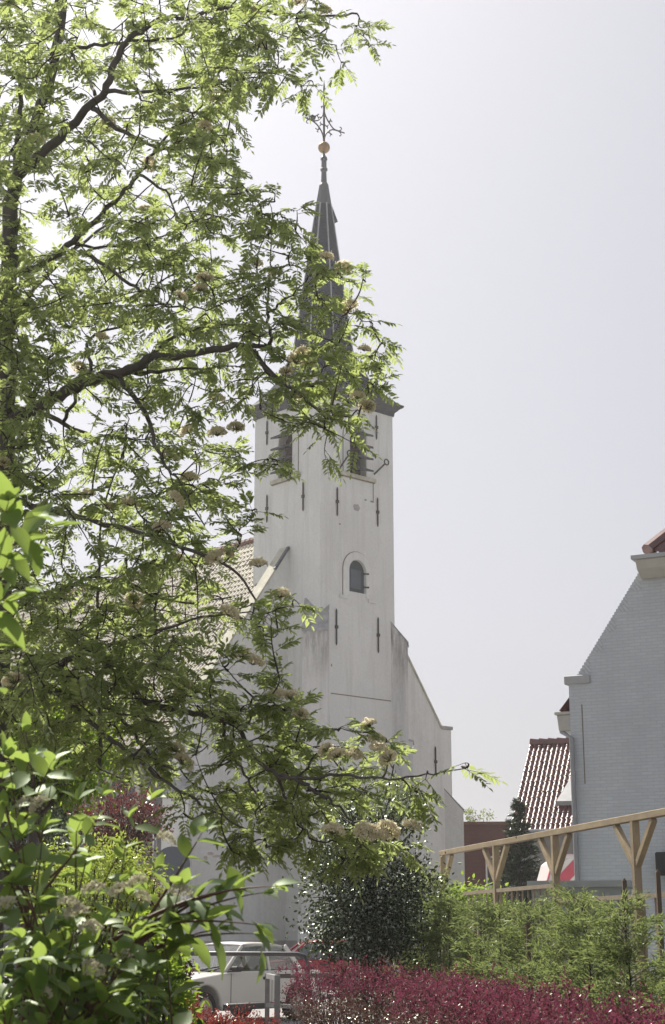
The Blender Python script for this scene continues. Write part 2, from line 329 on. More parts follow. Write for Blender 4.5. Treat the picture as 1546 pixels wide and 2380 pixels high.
M['lens'] = simple('headlight_glass', (0.55, 0.56, 0.58), (0.45, 0.46, 0.48), 4, 0.1)
M['steel'] = simple('galvanised_steel', (0.40, 0.41, 0.41), (0.28, 0.29, 0.29), 7, 0.4, 0.6)
M['darktube'] = simple('dark_painted_tube', (0.10, 0.10, 0.11), (0.07, 0.07, 0.075), 5, 0.35)
M['signback'] = simple('sign_back_aluminium', (0.20, 0.225, 0.255), (0.17, 0.19, 0.22), 2, 0.5, 0.2)
M['skip'] = simple('grey_green_steel', (0.42, 0.47, 0.45), (0.33, 0.37, 0.36), 2, 0.6)
M['drumwhite'] = simple('drum_white', (0.66, 0.62, 0.6), (0.58, 0.53, 0.52), 3, 0.5)
M['drumred'] = simple('drum_red', (0.50, 0.07, 0.11), (0.42, 0.06, 0.09), 3, 0.5)
M['black'] = simple('black_casing', (0.02, 0.02, 0.022), (0.03, 0.03, 0.03), 5, 0.5)
M['lampwhite'] = simple('lamp_white', (0.8, 0.79, 0.76), (0.72, 0.71, 0.69), 4, 0.4)
def glass():
    m = bpy.data.materials.new('car_glass'); m.use_nodes = True; N = m.node_tree.nodes; L = m.node_tree.links
    N.remove(N['Principled BSDF']); t = N.new('ShaderNodeBsdfTransparent'); t.inputs[0].default_value = (0.50, 0.56, 0.56, 1)
    g = N.new('ShaderNodeBsdfGlossy'); g.inputs['Roughness'].default_value = 0.03
    f = N.new('ShaderNodeFresnel'); f.inputs[0].default_value = 1.5; x = N.new('ShaderNodeMixShader')
    ad = N.new('ShaderNodeMath'); ad.inputs[1].default_value = 0.06; ad.use_clamp = True; L.new(f.outputs[0], ad.inputs[0])
    L.new(ad.outputs[0], x.inputs[0]); L.new(t.outputs[0], x.inputs[1]); L.new(g.outputs[0], x.inputs[2]); L.new(x.outputs[0], N['Material Output'].inputs[0])
    return m
M['glass'] = glass()

# ------------------------------------------------------------------ ground
def sheet(name, pts, z, m):
    mb = MB(); mb.add([(x, y, z) for x, y in pts], [tuple(range(len(pts)))])
    return tag(mb.build(name, m, fix=False), kind='structure')
sheet('ground', [(-900,-300),(900,-300),(900,1500),(-900,1500)], 0.0, M['asphalt'])
sheet('garden_soil', [(-9,1.2),(14,1.2),(14,9),(7.5,19.5),(2,29),(-0.5,29),(-1.2,20),(-9,18)], 0.004, M['soil'])
sheet('pavement', [(-7,20.4),(-1.3,20.4),(-0.7,27),(-0.7,29),(-8,30)], 0.008, M['paving'])

# ------------------------------------------------------------------ church
AX = rad(48.4); RV = Vector((math.sin(AX), math.cos(AX), 0)); LV = Vector((-math.cos(AX), math.sin(AX), 0))
CC = at(745, 1200, 60); CC.z = 0
church = empty('church', CC, rad(90) - AX)
tag(church, 'whitewashed church with a slender slate spire and louvred belfry above the trees', 'church')
W, D, T0 = 4.0, 4.2, 1.95
front = lambda a, b, d: (a, d, b)            # a = along the front, b = height, d = into the wall
left = lambda a, b, d: (d, a, b)
def to_local(p): q = p - CC; return (q.dot(RV), q.dot(LV), p.z)
def fr(u, v, t=0):
    q = to_local(onplane(u, v, CC + LV*t, LV)); return q[0], q[2]
def lf(u, v, s=0):
    q = to_local(onplane(u, v, CC + RV*s, RV)); return q[1], q[2]
ZT = 22.55
belf = arch(1.55, 2.45, 19.58, 21.15); hatchh = arch(1.50, 2.41, 14.68, 15.55)
belfL = arch(1.71, 2.58, 19.58, 21.1)
panel([(0,0),(W,0),(W,ZT),(0,ZT)], [belf, hatchh], front, 0, 'tower_wall', M['plaster'], church, 0.34)
panel([(0,0),(D,0),(D,ZT),(0,ZT)], [belfL], left, 0, 'tower_wall', M['plaster'], church, 0.34)
mb = MB(); mb.add([(W,0,0),(W,D,0),(W,D,ZT),(W,0,ZT)], [(0,1,2,3)]); mb.add([(0,D,0),(W,D,0),(W,D,ZT),(0,D,ZT)], [(0,1,2,3)])
mb.build('tower_wall', M['plaster'], church, fix=False)
# belfry openings
def opening(fn, lp, x0, x1, z0, zs):
    mb = MB(); n = len(lp); mb.add([fn(a, b, 0.33) for a, b in lp], [tuple(range(n))])
    o = mb.build('belfry_opening', M['belfry_dark'], church)
    for k in range(4):
        z = z0 + 0.18 + k*0.50
        mb = MB(); w0, w1 = x0+0.02, x1-0.02
        if z > zs: continue
        q = [fn(w0, z+0.16, 0.30), fn(w1, z+0.16, 0.30), fn(w1, z-0.10, -0.50), fn(w0, z-0.10, -0.50)]
        q += [Vector(p) + Vector((0,0,0.085)) for p in q]
        mb.add(q, [(0,1,2,3),(7,6,5,4),(0,4,5,1),(1,5,6,2),(2,6,7,3),(3,7,4,0)])
        mb.build('louvre', M['louvre'], o)
    return o
opening(front, belf, 1.55, 2.45, 19.58, 21.6); opening(left, belfL, 1.71, 2.58, 19.58, 21.5)
def ring(fn, inner, outer, d0, name, m):
    mb = MB(); n = len(inner)
    # open band: skip the bottom edge (index 0 -> 1)
    for i in range(1, n-1+1):
        j = (i+1) % n
        a, b, c, d = inner[i], inner[j], outer[j], outer[i]
        q = [fn(*p, -d0) for p in (a, b, c, d)] + [fn(*p, 0.01) for p in (a, b, c, d)]
        mb.add(q, [(0,1,2,3),(0,4,5,1),(2,6,7,3),(3,7,4,0),(1,5,6,2)])
    return mb.build(name, m, church)
def surround(fn, x0, x1, z0, zs, w, zb):
    inner = arch(x0-0.005, x1+0.005, zb, zs); mid = arch(x0-w, x1+w, zb, zs); out = arch(x0-w-0.025, x1+w+0.025, zb-0.01, zs)
    ring(fn, inner, mid, 0.045, 'arch_surround', M['plaster'])
    ring(fn, mid, out, 0.02, 'surround_joint', M['crack'])
surround(front, 1.55, 2.45, 19.58, 21.15, 0.34, 19.56)
surround(left, 1.71, 2.58, 19.58, 21.1, 0.34, 19.56)
surround(front, 1.50, 2.41, 14.68, 15.55, 0.32, 14.48)
def cb(fn, a0, a1, d0, d1, z0, z1):
    p = fn(a0, z0, d0); q = fn(a1, z1, d1)
    return (min(p[0],q[0]), max(p[0],q[0]), min(p[1],q[1]), max(p[1],q[1]), z0, z1)
for fn, a0, a1 in ((front, 1.05, 2.95), (left, 1.2, 3.05)):
    MB().box(*cb(fn, a0, a1, -0.12, 0.02, 19.40, 19.55)).build('belfry_sill', M['coping'], church, bevel=0.015)
    MB().box(*cb(fn, a0+0.03, a1-0.03, -0.06, 0.02, 19.36, 19.397)).build('surround_joint', M['crack'], church)
for s in (1.18, 2.73):
    MB().box(*cb(front, s-0.2, s+0.2, -0.07, 0.01, 14.34, 14.47)).build('surround_foot', M['plaster'], church)
# hatch
n = len(hatchh); mb = MB(); mb.add([front(a, b, 0.10) for a, b in hatchh], [tuple(range(n))]); hat = mb.build('hatch', M['hatch'], church)
MB().box(1.66, 2.22, 0.075, 0.099, 14.85, 15.62).build('pane', M['hatch_pane'], hat)
for z in (14.95, 15.5): MB().tube([(2.3, 0.06, z), (2.52, -0.09, z)], 0.035, 6).build('hinge', M['iron'], hat)
# anchors
def anchor(fn, a, z0, z1):
    mb = MB(); zc = (z0+z1)/2; d = -0.035
    mb.tube([fn(a, z0, d), fn(a, z0+0.08, d), fn(a, z1-0.08, d), fn(a, z1, d)], [0.012, 0.034, 0.034, 0.012], 6)
    mb.box(*cb(fn, a-0.06, a+0.06, -0.075, 0.0, zc-0.06, zc+0.06))
    mb.build('wall_anchor', M['iron'], church)
for a, z0, z1 in ((1.03,17.89,19.12),(3.32,17.86,19.06),(3.37,21.2,22.3)): anchor(left, a, z0, z1)
for a, z0, z1 in ((0.87,17.63,18.84),(3.08,17.57,18.81),(3.05,21.29,22.36),(0.82,12.41,13.87),(3.06,12.36,13.82)): anchor(front, a, z0, z1)
gab = lambda a, b, d: (a, T0 + d, b)
def ganc(u, v0, v1):
    a0 = fr(u, v0, T0); a1 = fr(u, v1, T0); anchor(gab, a0[0], a1[1], a0[1])
ganc(1011, 1735, 1806); ganc(612, 1418, 1497)
for u0, v0, u1, v1 in ((790,1087,799,1063),(869,1103,884,1082)):       # ringed rods beside the belfry window
    a = fr(u0, v0); b = fr(u1, v1); pa = Vector((a[0], -0.02, a[1])); pb = Vector((b[0], -0.25, b[1]))
    mb = MB(); mb.tube([pa, pb], 0.035, 6)
    d = (pb-pa).normalized(); c = pb + d*0.13; sx = Vector((1,0,0)); sz = Vector((0,0,1))
    mb.tube([c + sx*0.12*math.cos(t) + sz*0.12*math.sin(t) for t in [2*math.pi*i/14 for i in range(15)]], 0.03, 6)
    mb.build('ringed_rod', M['iron'], church)
# plaster blemishes with shapes of their own
def blotch(fn, a, z, ra, rz, m, k=0.0):
    mb = MB(); pts = []
    for i in range(11):
        t = 2*math.pi*i/11; q = 0.75 + 0.4*random.random()
        pts.append((a + ra*q*math.cos(t), z + rz*q*math.sin(t)))
    mb.prism(pts, fn, -0.006, 0.004); return mb.build('bare_plaster_patch', m, church)
a = fr(829, 1180); blotch(front, a[0], a[1], 0.22, 0.17, M['grime']); a = fr(850, 1162); blotch(front, a[0], a[1], 0.07, 0.05, M['grime'])
a = fr(865, 1166); blotch(front, a[0], a[1], 0.12, 0.04, M['crack']); a = fr(771, 1546); blotch(front, a[0], a[1], 0.03, 0.06, M['crack'])
a = fr(790, 1218); blotch(front, a[0], a[1], 0.05, 0.03, M['crack'])
for u, v, ra, rz in ((490,1984,.16,.06),(505,1990,.22,.05),(530,1988,.12,.04),(478,1994,.10,.07),(560,2080,.03,.10),(545,2100,.05,.05)):
    a = fr(u, v, T0); blotch(gab, a[0], a[1], ra, rz, M['bareplaster'])
a = fr(763, 1668); blotch(front, a[0]+0.02, a[1], 0.05, 0.55, M['bareplaster'])
MB().beam((0.55, -0.004, 10.51), (3.75, -0.004, 10.51), 0.02, 0.035).build('wall_joint', M['crack'], church)
MB().beam(front(2.86, 19.36, -0.005), front(2.86, 18.62, -0.005), 0.03, 0.03, (1,0,0)).build('wall_joint', M['crack'], church)
MB().beam(front(1.08, 19.36, -0.005), front(1.06, 18.9, -0.005), 0.02, 0.02, (1,0,0)).build('wall_joint', M['crack'], church)
# cornice and spire
AXS = CC + RV*(W/2) + LV*(D/2)
hx, hy, cx_, cy_ = W/2, D/2, W/2, D/2
mb = MB(); prof = [(0.003, 22.50), (0.05, 22.50), (0.07, 22.66), (0.15, 22.73), (0.20, 22.80), (0.33, 22.88), (0.36, 22.97), (0.31, 22.985)]
for o_, z in prof: mb.v += [(cx_-hx-o_, cy_-hy-o_, z), (cx_+hx+o_, cy_-hy-o_, z), (cx_+hx+o_, cy_+hy+o_, z), (cx_-hx-o_, cy_+hy+o_, z)]
for i in range(len(prof)-1):
    for k in range(4): mb.f.append((i*4+k, i*4+(k+1)%4, (i+1)*4+(k+1)%4, (i+1)*4+k))
mb.build('cornice', M['cornice'], church)
spire = empty('spire', (0,0,0)); spire.parent = church
def zat(v): return at(752, v, AXS.y).z
def mpp(v): return AXS.y / (FPX*ct - (CY - v)*st)
def sp_half(v): return (17.5 + 0.1505*(v-480)) * mpp(v)
lev = []                                       # (half width, corner factor, z)
z_e = 22.975
lev.append((2.40, 0.985, z_e)); lev.append((2.12, 0.95, z_e+0.24)); lev.append((1.86, 0.86, z_e+0.58))
lev.append((1.64, 0.66, z_e+1.1)); lev.append((1.45, 0.45, z_e+1.85))
for v in (830, 773, 700, 600, 478): lev.append((sp_half(v)*0.985, 0.414, zat(v)))
def ring8(h, k, z): return [(cx_+a*h, cy_+b*h, z) for a, b in ((1,-k),(1,k),(k,1),(-k,1),(-1,k),(-1,-k),(-k,-1),(k,-1))]
def rings(levels, cap=True):
    mb = MB()
    for l in levels: mb.v += ring8(*l)
    for i in range(len(levels)-1):
        for k in range(8): mb.f.append((i*8+k, i*8+(k+1)%8, (i+1)*8+(k+1)%8, (i+1)*8+k))
    if cap: mb.f.append(tuple((len(levels)-1)*8+k for k in range(8)))
    return mb
def own(o): o.parent = spire; return o
own(rings(lev).build('spire_slates', M['slate'], None))
mb = MB()
for k in range(8): mb.tube([Vector(ring8(*l)[k]) for l in lev[3:]], 0.035, 5)
own(mb.build('hip_lead', M['leadpale'], None))
cap = [(sp_half(480)*1.04, 0.414, zat(480)), (sp_half(455)*1.0, 0.414, zat(452)), (0.20, 0.414, zat(432)), (0.125, 0.414, zat(424)), (0.105, 0.414, zat(398)),
       (0.155, 0.414, zat(396)), (0.155, 0.414, zat(393)), (0.11, 0.414, zat(391)), (0.11, 0.414, zat(372)), (0.15, 0.414, zat(371)), (0.13, 0.414, zat(367)), (0.05, 0.414, zat(361)), (0.04, 0.414, zat(354))]
own(rings(cap).build('lead_cap', M['lead'], None, smooth=False))
# small roof hatch on the right flank
a = Vector((cx_ + sp_half(500)*0.8, cy_-0.1, zat(505)))
MB().add([(a.x-0.1,a.y-0.16,a.z-0.05),(a.x+0.28,a.y-0.16,a.z-0.12),(a.x-0.05,a.y-0.16,a.z+0.5),(a.x-0.1,a.y+0.2,a.z-0.05),(a.x+0.28,a.y+0.2,a.z-0.12),(a.x-0.05,a.y+0.2,a.z+0.5)],
         [(0,1,2),(3,5,4),(0,3,4,1),(1,4,5,2),(2,5,3,0)]).build('spire_hatch', M['slate'], spire)
zb = zat(343); rb = 14*mpp(343)
own(MB().lathe([(rb*math.cos(t), rb*math.sin(t)) for t in [math.pi*(i/14-0.5) for i in range(15)]], (cx_, cy_, zb), 24).build('gilded_ball', M['gold'], None, smooth=True))
# wrought iron cross: drawn in its own plane (a along the arm, z up), arm plane turned a little
cross = own(empty('iron_cross', (cx_, cy_, 0), 0)) if False else None
kx = mpp(280); ux = Vector((math.cos(rad(-41.6)), math.sin(rad(-41.6)), 0))      # screen-right in the church's frame
adir = (ux + Vector((-ux.y, ux.x, 0))*(0.7)); adir = adir / adir.dot(ux)
def cp(x, y):                                   # x, y in crop pixels of the cross (709, y axis), about 4.76 px per photo px
    dx = (x - 709) / 4.76 * 0.581 * kx; z = zat((300 + (y - 0.37*(x - 709))/4.76) * 0.581)
    p = Vector((cx_, cy_, z)) + adir*dx
    # the arm plane recedes: undo the rise/fall that its perspective gives so that the arms stay level in the photo sense
    return p
def slope(x): return (x-709) * 0.37             # the tilt of the arm seen in the photograph
mb = MB()
mb.tube([(cx_,cy_,zat((300+1270/4.76)*.581)), (cx_,cy_,zat((300+600/4.76)*.581)), (cx_,cy_,zat((300+240/4.76)*.581))], [0.05, 0.045, 0.035], 6)
mb.tube([(cx_,cy_,zat((300+410/4.76)*.581)), (cx_,cy_,zat((300+250/4.76)*.581)), (cx_,cy_,zat((300+100/4.76)*.581))], [0.05, 0.045, 0.006], 6)
def curve(pts, r=0.032): mb.tube([cp(*p) for p in pts], r, 6)
curve([(700,1215),(690,1150),(660,1070),(610,985),(560,925),(500,875),(430,840),(370,812),(318,792)])
curve([(709,690),(690,750),(650,815),(595,860),(540,872),(490,865),(430,840)])
curve([(709,690),(735,775),(775,860),(825,945),(880,1020),(940,1060),(1000,1080),(1050,1098),(1098,1117)])
curve([(718,1200),(735,1140),(770,1090),(820,1055),(880,1045),(940,1058),(990,1075)])
for c in ([(420,835),(390,800),(382,765),(395,740),(412,745)], [(430,845),(395,850),(378,875),(385,905),(408,912)],
          [(985,1075),(1030,1060),(1042,1030),(1030,1003),(1010,1003)], [(985,1078),(1020,1105),(1035,1140),(1025,1168),(1005,1165)],
          [(600,810),(585,780),(592,745),(610,745)], [(650,805),(612,800),(600,830)], [(560,765),(590,770)],
          [(635,1020),(590,1040),(555,1020),(553,1005)], [(610,1000),(600,1045),(575,1070),(600,1085)],
          [(775,880),(815,880),(835,860),(825,835)], [(815,910),(825,880),(850,875),(862,900)],
          [(775,1095),(815,1105),(835,1140),(820,1170)], [(820,1075),(815,1105),(850,1130),(860,1150)],
          [(709,980),(680,940),(645,920),(632,905),(645,890)], [(709,960),(670,940),(640,950),(632,970)],
          [(709,920),(740,965),(780,975),(790,950)], [(715,940),(750,975),(780,1000),(775,1022)],
          [(709,640),(690,600),(670,588),(655,600),(672,632)], [(709,640),(728,600),(748,588),(763,600),(748,632)]):
    curve(c, 0.024)
cr = mb.build('iron_cross', M['iron'], spire)
mb = MB(); mb.tube([cp(440,850), cp(465,825), cp(500,805), cp(530,795), cp(560,775)], [0.03, 0.13, 0.14, 0.07, 0.015], 8)
mb.build('iron_bird', M['iron'], cr)
# tower buttresses
def buttress(c, ang, width, depth, zlo, zhi, name='buttress', m=None, back=0.6, base=None):
    """c: local xy where it meets the wall; ang: direction it points (local radians)"""
    m = m or M['plaster_worn']
    d = Vector((math.cos(ang), math.sin(ang))); s = Vector((-d.y, d.x))
    def P(a, b, z): q = Vector((c[0], c[1])) + d*a + s*b; return (q.x, q.y, z)
    zb_ = zlo + (zhi-zlo)*(1 + back/depth)
    mb = MB(); w = width/2
    mb.add([P(-back,-w,0), P(depth,-w,0), P(depth,w,0), P(-back,w,0), P(-back,-w,zb_), P(depth,-w,zlo), P(depth,w,zlo), P(-back,w,zb_)],
           [(0,1,2,3),(0,1,5,4),(1,2,6,5),(2,3,7,6),(3,0,4,7)])
    o = mb.build(name, m, church)
    t = 0.05; k = MB()
    k.add([P(-back,-w-.01,zb_), P(depth+.04,-w-.01,zlo-.03), P(depth+.04,w+.01,zlo-.03), P(-back,w+.01,zb_), P(-back,-w-.01,zb_+t), P(depth+.04,-w-.01,zlo+t), P(depth+.04,w+.01,zlo+t), P(-back,w+.01,zb_+t)],
          [(0,1,2,3),(4,5,6,7),(0,1,5,4),(1,2,6,5),(2,3,7,6),(3,0,4,7)])
    k.build('buttress_slope', M['grime'], o)
    if base:
        k = MB(); e = base[1]; k.add([P(-back,-w-e,0), P(depth+e,-w-e,0), P(depth+e,w+e,0), P(-back,w+e,0), P(-back,-w-e,base[0]), P(depth+e,-w-e,base[0]), P(depth+e,w+e,base[0]), P(-back,w+e,base[0])],
              [(4,5,6,7),(0,1,5,4),(1,2,6,5),(2,3,7,6)]); k.build('buttress_plinth', M['plaster'], o, bevel=0.03)
    return o
wa = rad(90) - AX                                   # local -> world turn
A_DN = math.atan2(-1, -1)                            # towards the viewer: -R-L in the local frame
A_RT = math.atan2(-1, 1)                             # to the right
buttress((-0.13, 0.1), A_DN, 0.98, 0.55, 12.80, 13.5, m=M['plaster_run'], base=(2.2, 0.12))
b2 = buttress((W+0.20, 0.26), A_RT, 0.95, 0.56, 12.85, 13.55, m=M['plaster_run'])
buttress((W+0.24, 0.30), A_RT, 0.98, 0.72, 8.9, 9.1, back=0.9)
# nave: gable wall with raised coping, kneelers, corner buttresses
SA, ZA, KL, KR, ZK = 2.03, 19.45, -4.55, 8.58, 9.97
sl_ = (ZA-ZK)/(KR-SA)
gpts = [(-5.12,0),(9.17,0),(9.17,ZK),(KR,ZK),(SA,ZA),(KL,ZK),(-5.12,ZK)]
mb = MB(); mb.prism(gpts, gab, 0, 0.5); mb.build('gable_wall', M['plaster'], church)
for (a0, z0, a1, z1) in ((KL-0.02, ZK+0.03, SA, ZA+0.03), (KR+0.02, ZK+0.03, SA, ZA+0.03)):
    MB().beam((a0, T0+0.25, z0), (a1, T0+0.25, z1), 0.62, 0.07, (0,0,1)).build('gable_coping', M['coping'], church)
for a0, a1 in ((-5.2, KL+0.02), (KR-0.02, 9.25)):
    MB().box(a0, a1, T0-0.06, T0+0.56, ZK+0.01, ZK+0.16).build('kneeler_cap', M['grime'], church, bevel=0.02)
# lead strip leaning on the tower where the coping meets it
a = lf(655, 1300); MB().beam((-0.05, T0-0.05, 16.55), (-0.75, T0-0.05, 15.55), 0.12, 0.10).build('lead_flashing', M['lead'], church)
buttress((9.16, T0+0.06), A_RT, 0.75, 0.50, 6.55, 7.1, m=M['plaster'])
buttress((-5.05, T0+0.10), A_DN, 0.95, 0.8, 6.3, 7.1, m=M['plaster'])
# nave side wall with arched windows, eaves, roof
sx = -4.95
side = lambda a, b, d: (sx + d, a, b)
NL = 26.0
hol = [arch(4.9 + k*5.2, 6.9 + k*5.2, 3.0, 6.6) for k in range(4)]
panel([(2.45,0),(NL,0),(NL,8.5),(2.45,8.5)], hol, side, 0.3, 'nave_wall', M['navewall'], church, 0.45)
for lp in hol:
    mb = MB(); mb.add([side(a, b, 0.42) for a, b in lp], [tuple(range(len(lp)))]); w_ = mb.build('nave_window', M['darkglass'], church)
    o2 = []
    inner = lp; x0, x1 = lp[0][0], lp[1][0]; outer = arch(x0-0.28, x1+0.28, 3.0, 6.6)
    k = MB()
    for i in range(1, len(lp)):
        j = (i+1) % len(lp); q = [side(*p, -0.06) for p in (inner[i], inner[j], outer[j], outer[i])] + [side(*p, 0.02) for p in (inner[i], inner[j], outer[j], outer[i])]
        k.add(q, [(0,1,2,3),(0,4,5,1),(2,6,7,3),(3,7,4,0),(1,5,6,2)])
    k.build('window_surround', M['coping'], w_)
mb = MB(); mb.add([(9.0,2.45,0),(9.0,NL,0),(9.0,NL,8.5),(9.0,2.45,8.5)], [(0,1,2,3)]); mb.prism([(-4.95,0),(9.0,0),(9.0,8.5),(SA,18),(-4.95,8.5)], lambda a,b,d: (a, NL+d, b), 0, 0.02)
mb.build('nave_wall', M['navewall'], church)
MB().box(-5.55, -5.0, 2.46, NL, 7.98, 8.3).build('eaves_gutter', M['cornice'], church, bevel=0.03)
def pantiles(name, o, across, up, ncol, nrow, cw, rh, m, parent, amp=0.035, lift=0.03, S=6, nrm=None):
    o = np.array(o, float); a = np.array(across, float); u = np.array(up, float); a /= np.linalg.norm(a); u /= np.linalg.norm(u)
    n = np.cross(a, u); n /= np.linalg.norm(n)
    if n[2] < 0: n = -n
    xs = np.arange(ncol*S+1) * cw / S; ph = (xs / cw) % 1.0
    wv = amp * (np.sin(2*np.pi*ph) + 0.35*np.sin(4*np.pi*ph + 0.6))
    lines = []
    for r in range(nrow):
        jit = RNG.normal(0, 0.004, ncol+1)[np.minimum((xs/cw).astype(int), ncol)]
        lines.append(o + np.outer(xs, a) + u*(r*rh) + np.outer(wv + lift + jit, n))
        lines.append(o + np.outer(xs, a) + u*((r+1)*rh) + np.outer(wv*0.9 + jit, n))
    V = np.concatenate(lines); K = len(xs); i = np.arange(K-1); F_ = []
    for l in range(0, len(lines), 2): F_.append(np.stack([l*K+i, l*K+i+1, (l+1)*K+i+1, (l+1)*K+i], 1))
    nv = len(V); V = np.concatenate([V, V])                    # the risers between the courses keep corners of their own
    for l in range(1, len(lines)-1, 2): F_.append(np.stack([nv+l*K+i, nv+l*K+i+1, nv+(l+1)*K+i+1, nv+(l+1)*K+i], 1))
    return np_mesh(name, V, np.concatenate(F_), m, parent, True)
up = Vector((SA+5.35, 0, 18.05-8.25)); ul = up.length
pantiles('nave_roof', (-5.35, 2.46, 8.25), (0,1,0), up, 98, int(ul/0.34), 0.24, 0.34, M['navetile'], church, S=4)
up = Vector((SA-9.4, 0, 18.05-8.25))
pantiles('nave_roof', (9.4, 2.46, 8.25), (0,1,0), up, 98, int(up.length/0.34), 0.24, 0.34, M['navetile'], church, S=4)
mb = MB(); z = 18.05
for k in range(70): y = 2.5 + k*0.335; mb.tube([(SA, y, z+0.02), (SA, y+0.36, z+0.0)], [0.17, 0.15], 8)
mb.build('ridge_tiles', M['ridgetile'], church)
for bx in ((-0.08, 0.02, 0.5, D), ): MB().box(-0.05, -0.003, 0.75, T0, 0, 1.3).build('plinth_band', M['plinth'], church)
MB().box(0.6, W-0.3, -0.05, -0.003, 0, 1.3).build('plinth_band', M['plinth'], church)
MB().box(-4.5, -0.06, T0-0.05, T0-0.003, 0, 1.3).build('plinth_band', M['plinth'], church)

# ------------------------------------------------------------------ white house at the right
HV = Vector((math.sin(rad(63)), -math.cos(rad(63)), 0)); HN = Vector((-HV.y, HV.x, 0))    # HN points away from the viewer
H0 = at(1330, 1800, 28); H0.z = 0
house = empty('white_house', H0, math.atan2(HV.y, HV.x))
tag(house, 'white painted brick house with half-hipped gable at right edge of photo', 'house')
def hl(u, v):
    p = onplane(u, v, H0, HN); q = p - H0; return q.dot(HV), p.z
k0 = hl(1330, 1575); k1 = hl(1341, 1573); t0_ = hl(1494, 1318)
sl2 = (t0_[1]-k1[1]) / (t0_[0]-k1[0]); half = k1[0] + (t0_[1]+2.1-k1[1])/sl2
WH = 2*half; zt = t0_[1]; zk = k1[1]
hf = lambda a, b, d: (a, d, b)
# stepped edge like brick ends
edge = []
nst = int((zt-zk)/0.05)
for i in range(nst):
    z_ = zk + i*(zt-zk)/nst; a_ = k1[0] + (z_-zk)/sl2; edge.append((a_, z_)); edge.append((a_ + 0.0, z_ + (zt-zk)/nst*0.85))
wallp = [(0,0), (WH,0), (WH,zk)] + [(WH-a, b) for a, b in edge] + [(WH-t0_[0], zt), (t0_[0], zt)] + list(reversed(edge)) + [(0, zk)]
MB().prism(wallp, hf, 0, 0.3).build('gable_wall', M['whitebrick'], house)
for i in range(5):
    f0 = 0.02 + i*0.19; f1 = f0 + 0.15
    za, zb_ = zk + (zt-zk)*f0, zk + (zt-zk)*f1; a0_ = k1[0] + (za-zk)/sl2; a1_ = k1[0] + (zb_-zk)/sl2; dd = (zb_-za)*0.62
    tri = [(a0_+0.03, za), (a0_+0.03+dd*1.25, za), (a1_+0.02, zb_)]
    MB().prism(tri, hf, -0.004, 0.002).build('tumbled_brickwork', M['whitebrick_tumbled'], house)
MB().box(-0.07, hl(1372,1580)[0], -0.05, 0.33, zk-0.13, zk+0.02).build('kneeler', M['greypaint'], house, bevel=0.01)
MB().box(0.22, 0.24, -0.004, 0.0, zk-1.9, zk-0.5).build('quoin_joint', M['crack'], house)
# side wall and main roof, half hip, gutters
MB().box(0.0, 0.3, 0.31, 9.5, 0, 5.0).box(WH-0.3, WH, 0.31, 9.5, 0, 5.0).box(0.31, WH-0.31, 9.2, 9.5, 0, 5.0).build('side_wall', M['whitebrick'], house)
za_ = zk - 0.15; ze = hl(1322, 1648)[1]
for sg in (0, 1):
    ox = -0.28 if sg == 0 else WH+0.28
    upv = Vector((half-ox, 0, (zk-0.2)+half*sl2*0.98-ze)); ax = (0,1,0)
    pantiles('roof', (ox, 0.32, ze), ax, upv, 38, int(upv.length/0.34), 0.24, 0.34, M['redtile'], house, S=4)
g = hl(1293, 1662); g2 = hl(1330, 1700)
gx0 = g[0]; gz1, gz0 = g[1], hl(1300,1699)[1]
mb = MB(); mb.prism([(gx0, gz1), (gx0+0.03, gz0), (0.0, gz0), (0.0, gz1)], hf, 0.02, 9.4)
gut = mb.build('box_gutter', M['gutterpaint'], house, bevel=0.01)
MB().box(gx0-0.03, 0.0, -0.01, 9.4, gz1+0.002, gz1+0.05).build('gutter_lip', M['gutterpaint'], gut)
ah = hl(1492, 1312)[0]; zh0, zh1 = hl(1510,1346)[1], hl(1492,1312)[1]
mb = MB(); mb.prism([(-0.42, zh1), (-0.35, zh0+0.12), (-0.12, zh0), (0.02, zh0), (0.02, zh1)], lambda a,b,d: (d, a, b), ah, WH-ah)
g3 = mb.build('hip_gutter', M['gutterpaint'], house, bevel=0.01)
MB().box(ah-0.06, WH-ah+0.06, -0.48, 0.05, zh1+0.002, zh1+0.07).build('gutter_lip', M['greypaint'], g3)
uph = Vector((0, 1.6, 2.05)); nc = int((WH-2*ah-0.3)/0.24)
hr = pantiles('hip_roof', (ah+0.28, -0.28, zh1+0.1), (1,0,0), uph, nc, 7, 0.24, 0.34, M['redtile'], house, amp=0.05)
# cut the hip's corners: narrow each row towards the ridge
me = hr.data; mid = WH/2
for v_ in me.vertices:
    f_ = max(0.0, min(1.0, (v_.co.y+0.28)/1.7)); v_.co.x = mid + (v_.co.x-mid)*(1-0.86*f_)
mb = MB()
mb.tube([(ah+0.2, -0.3, zh1+0.17), (ah+0.55, 0.2, zh1+0.62), (ah+0.95, 0.8, zh1+1.3)], [0.13, 0.12, 0.12], 8); mb.tube([(WH-ah-0.2, -0.3, zh1+0.17), (WH-ah-0.95, 0.8, zh1+1.3)], 0.12, 8)
mb.build('hip_ridge_tiles', M['redtile'], house)
MB().tube([(0.04, -0.07, 0), (0.04, -0.07, gz0-0.15), (-0.2, 0.1, gz0)], 0.045, 8).build('downpipe', M['zinc'], house)
lx, lz = hl(1534, 2002)
lm = MB().box(lx, lx+0.3, -0.3, -0.02, hl(1534,2036)[1], hl(1534,1982)[1]).build('wall_lantern', M['black'], house, bevel=0.02)
MB().tube([(lx+0.16, -0.16, hl(1540,2036)[1]-0.001), (lx+0.16, -0.16, 0.02)], 0.035, 8).build('lantern_post', M['black'], lm)

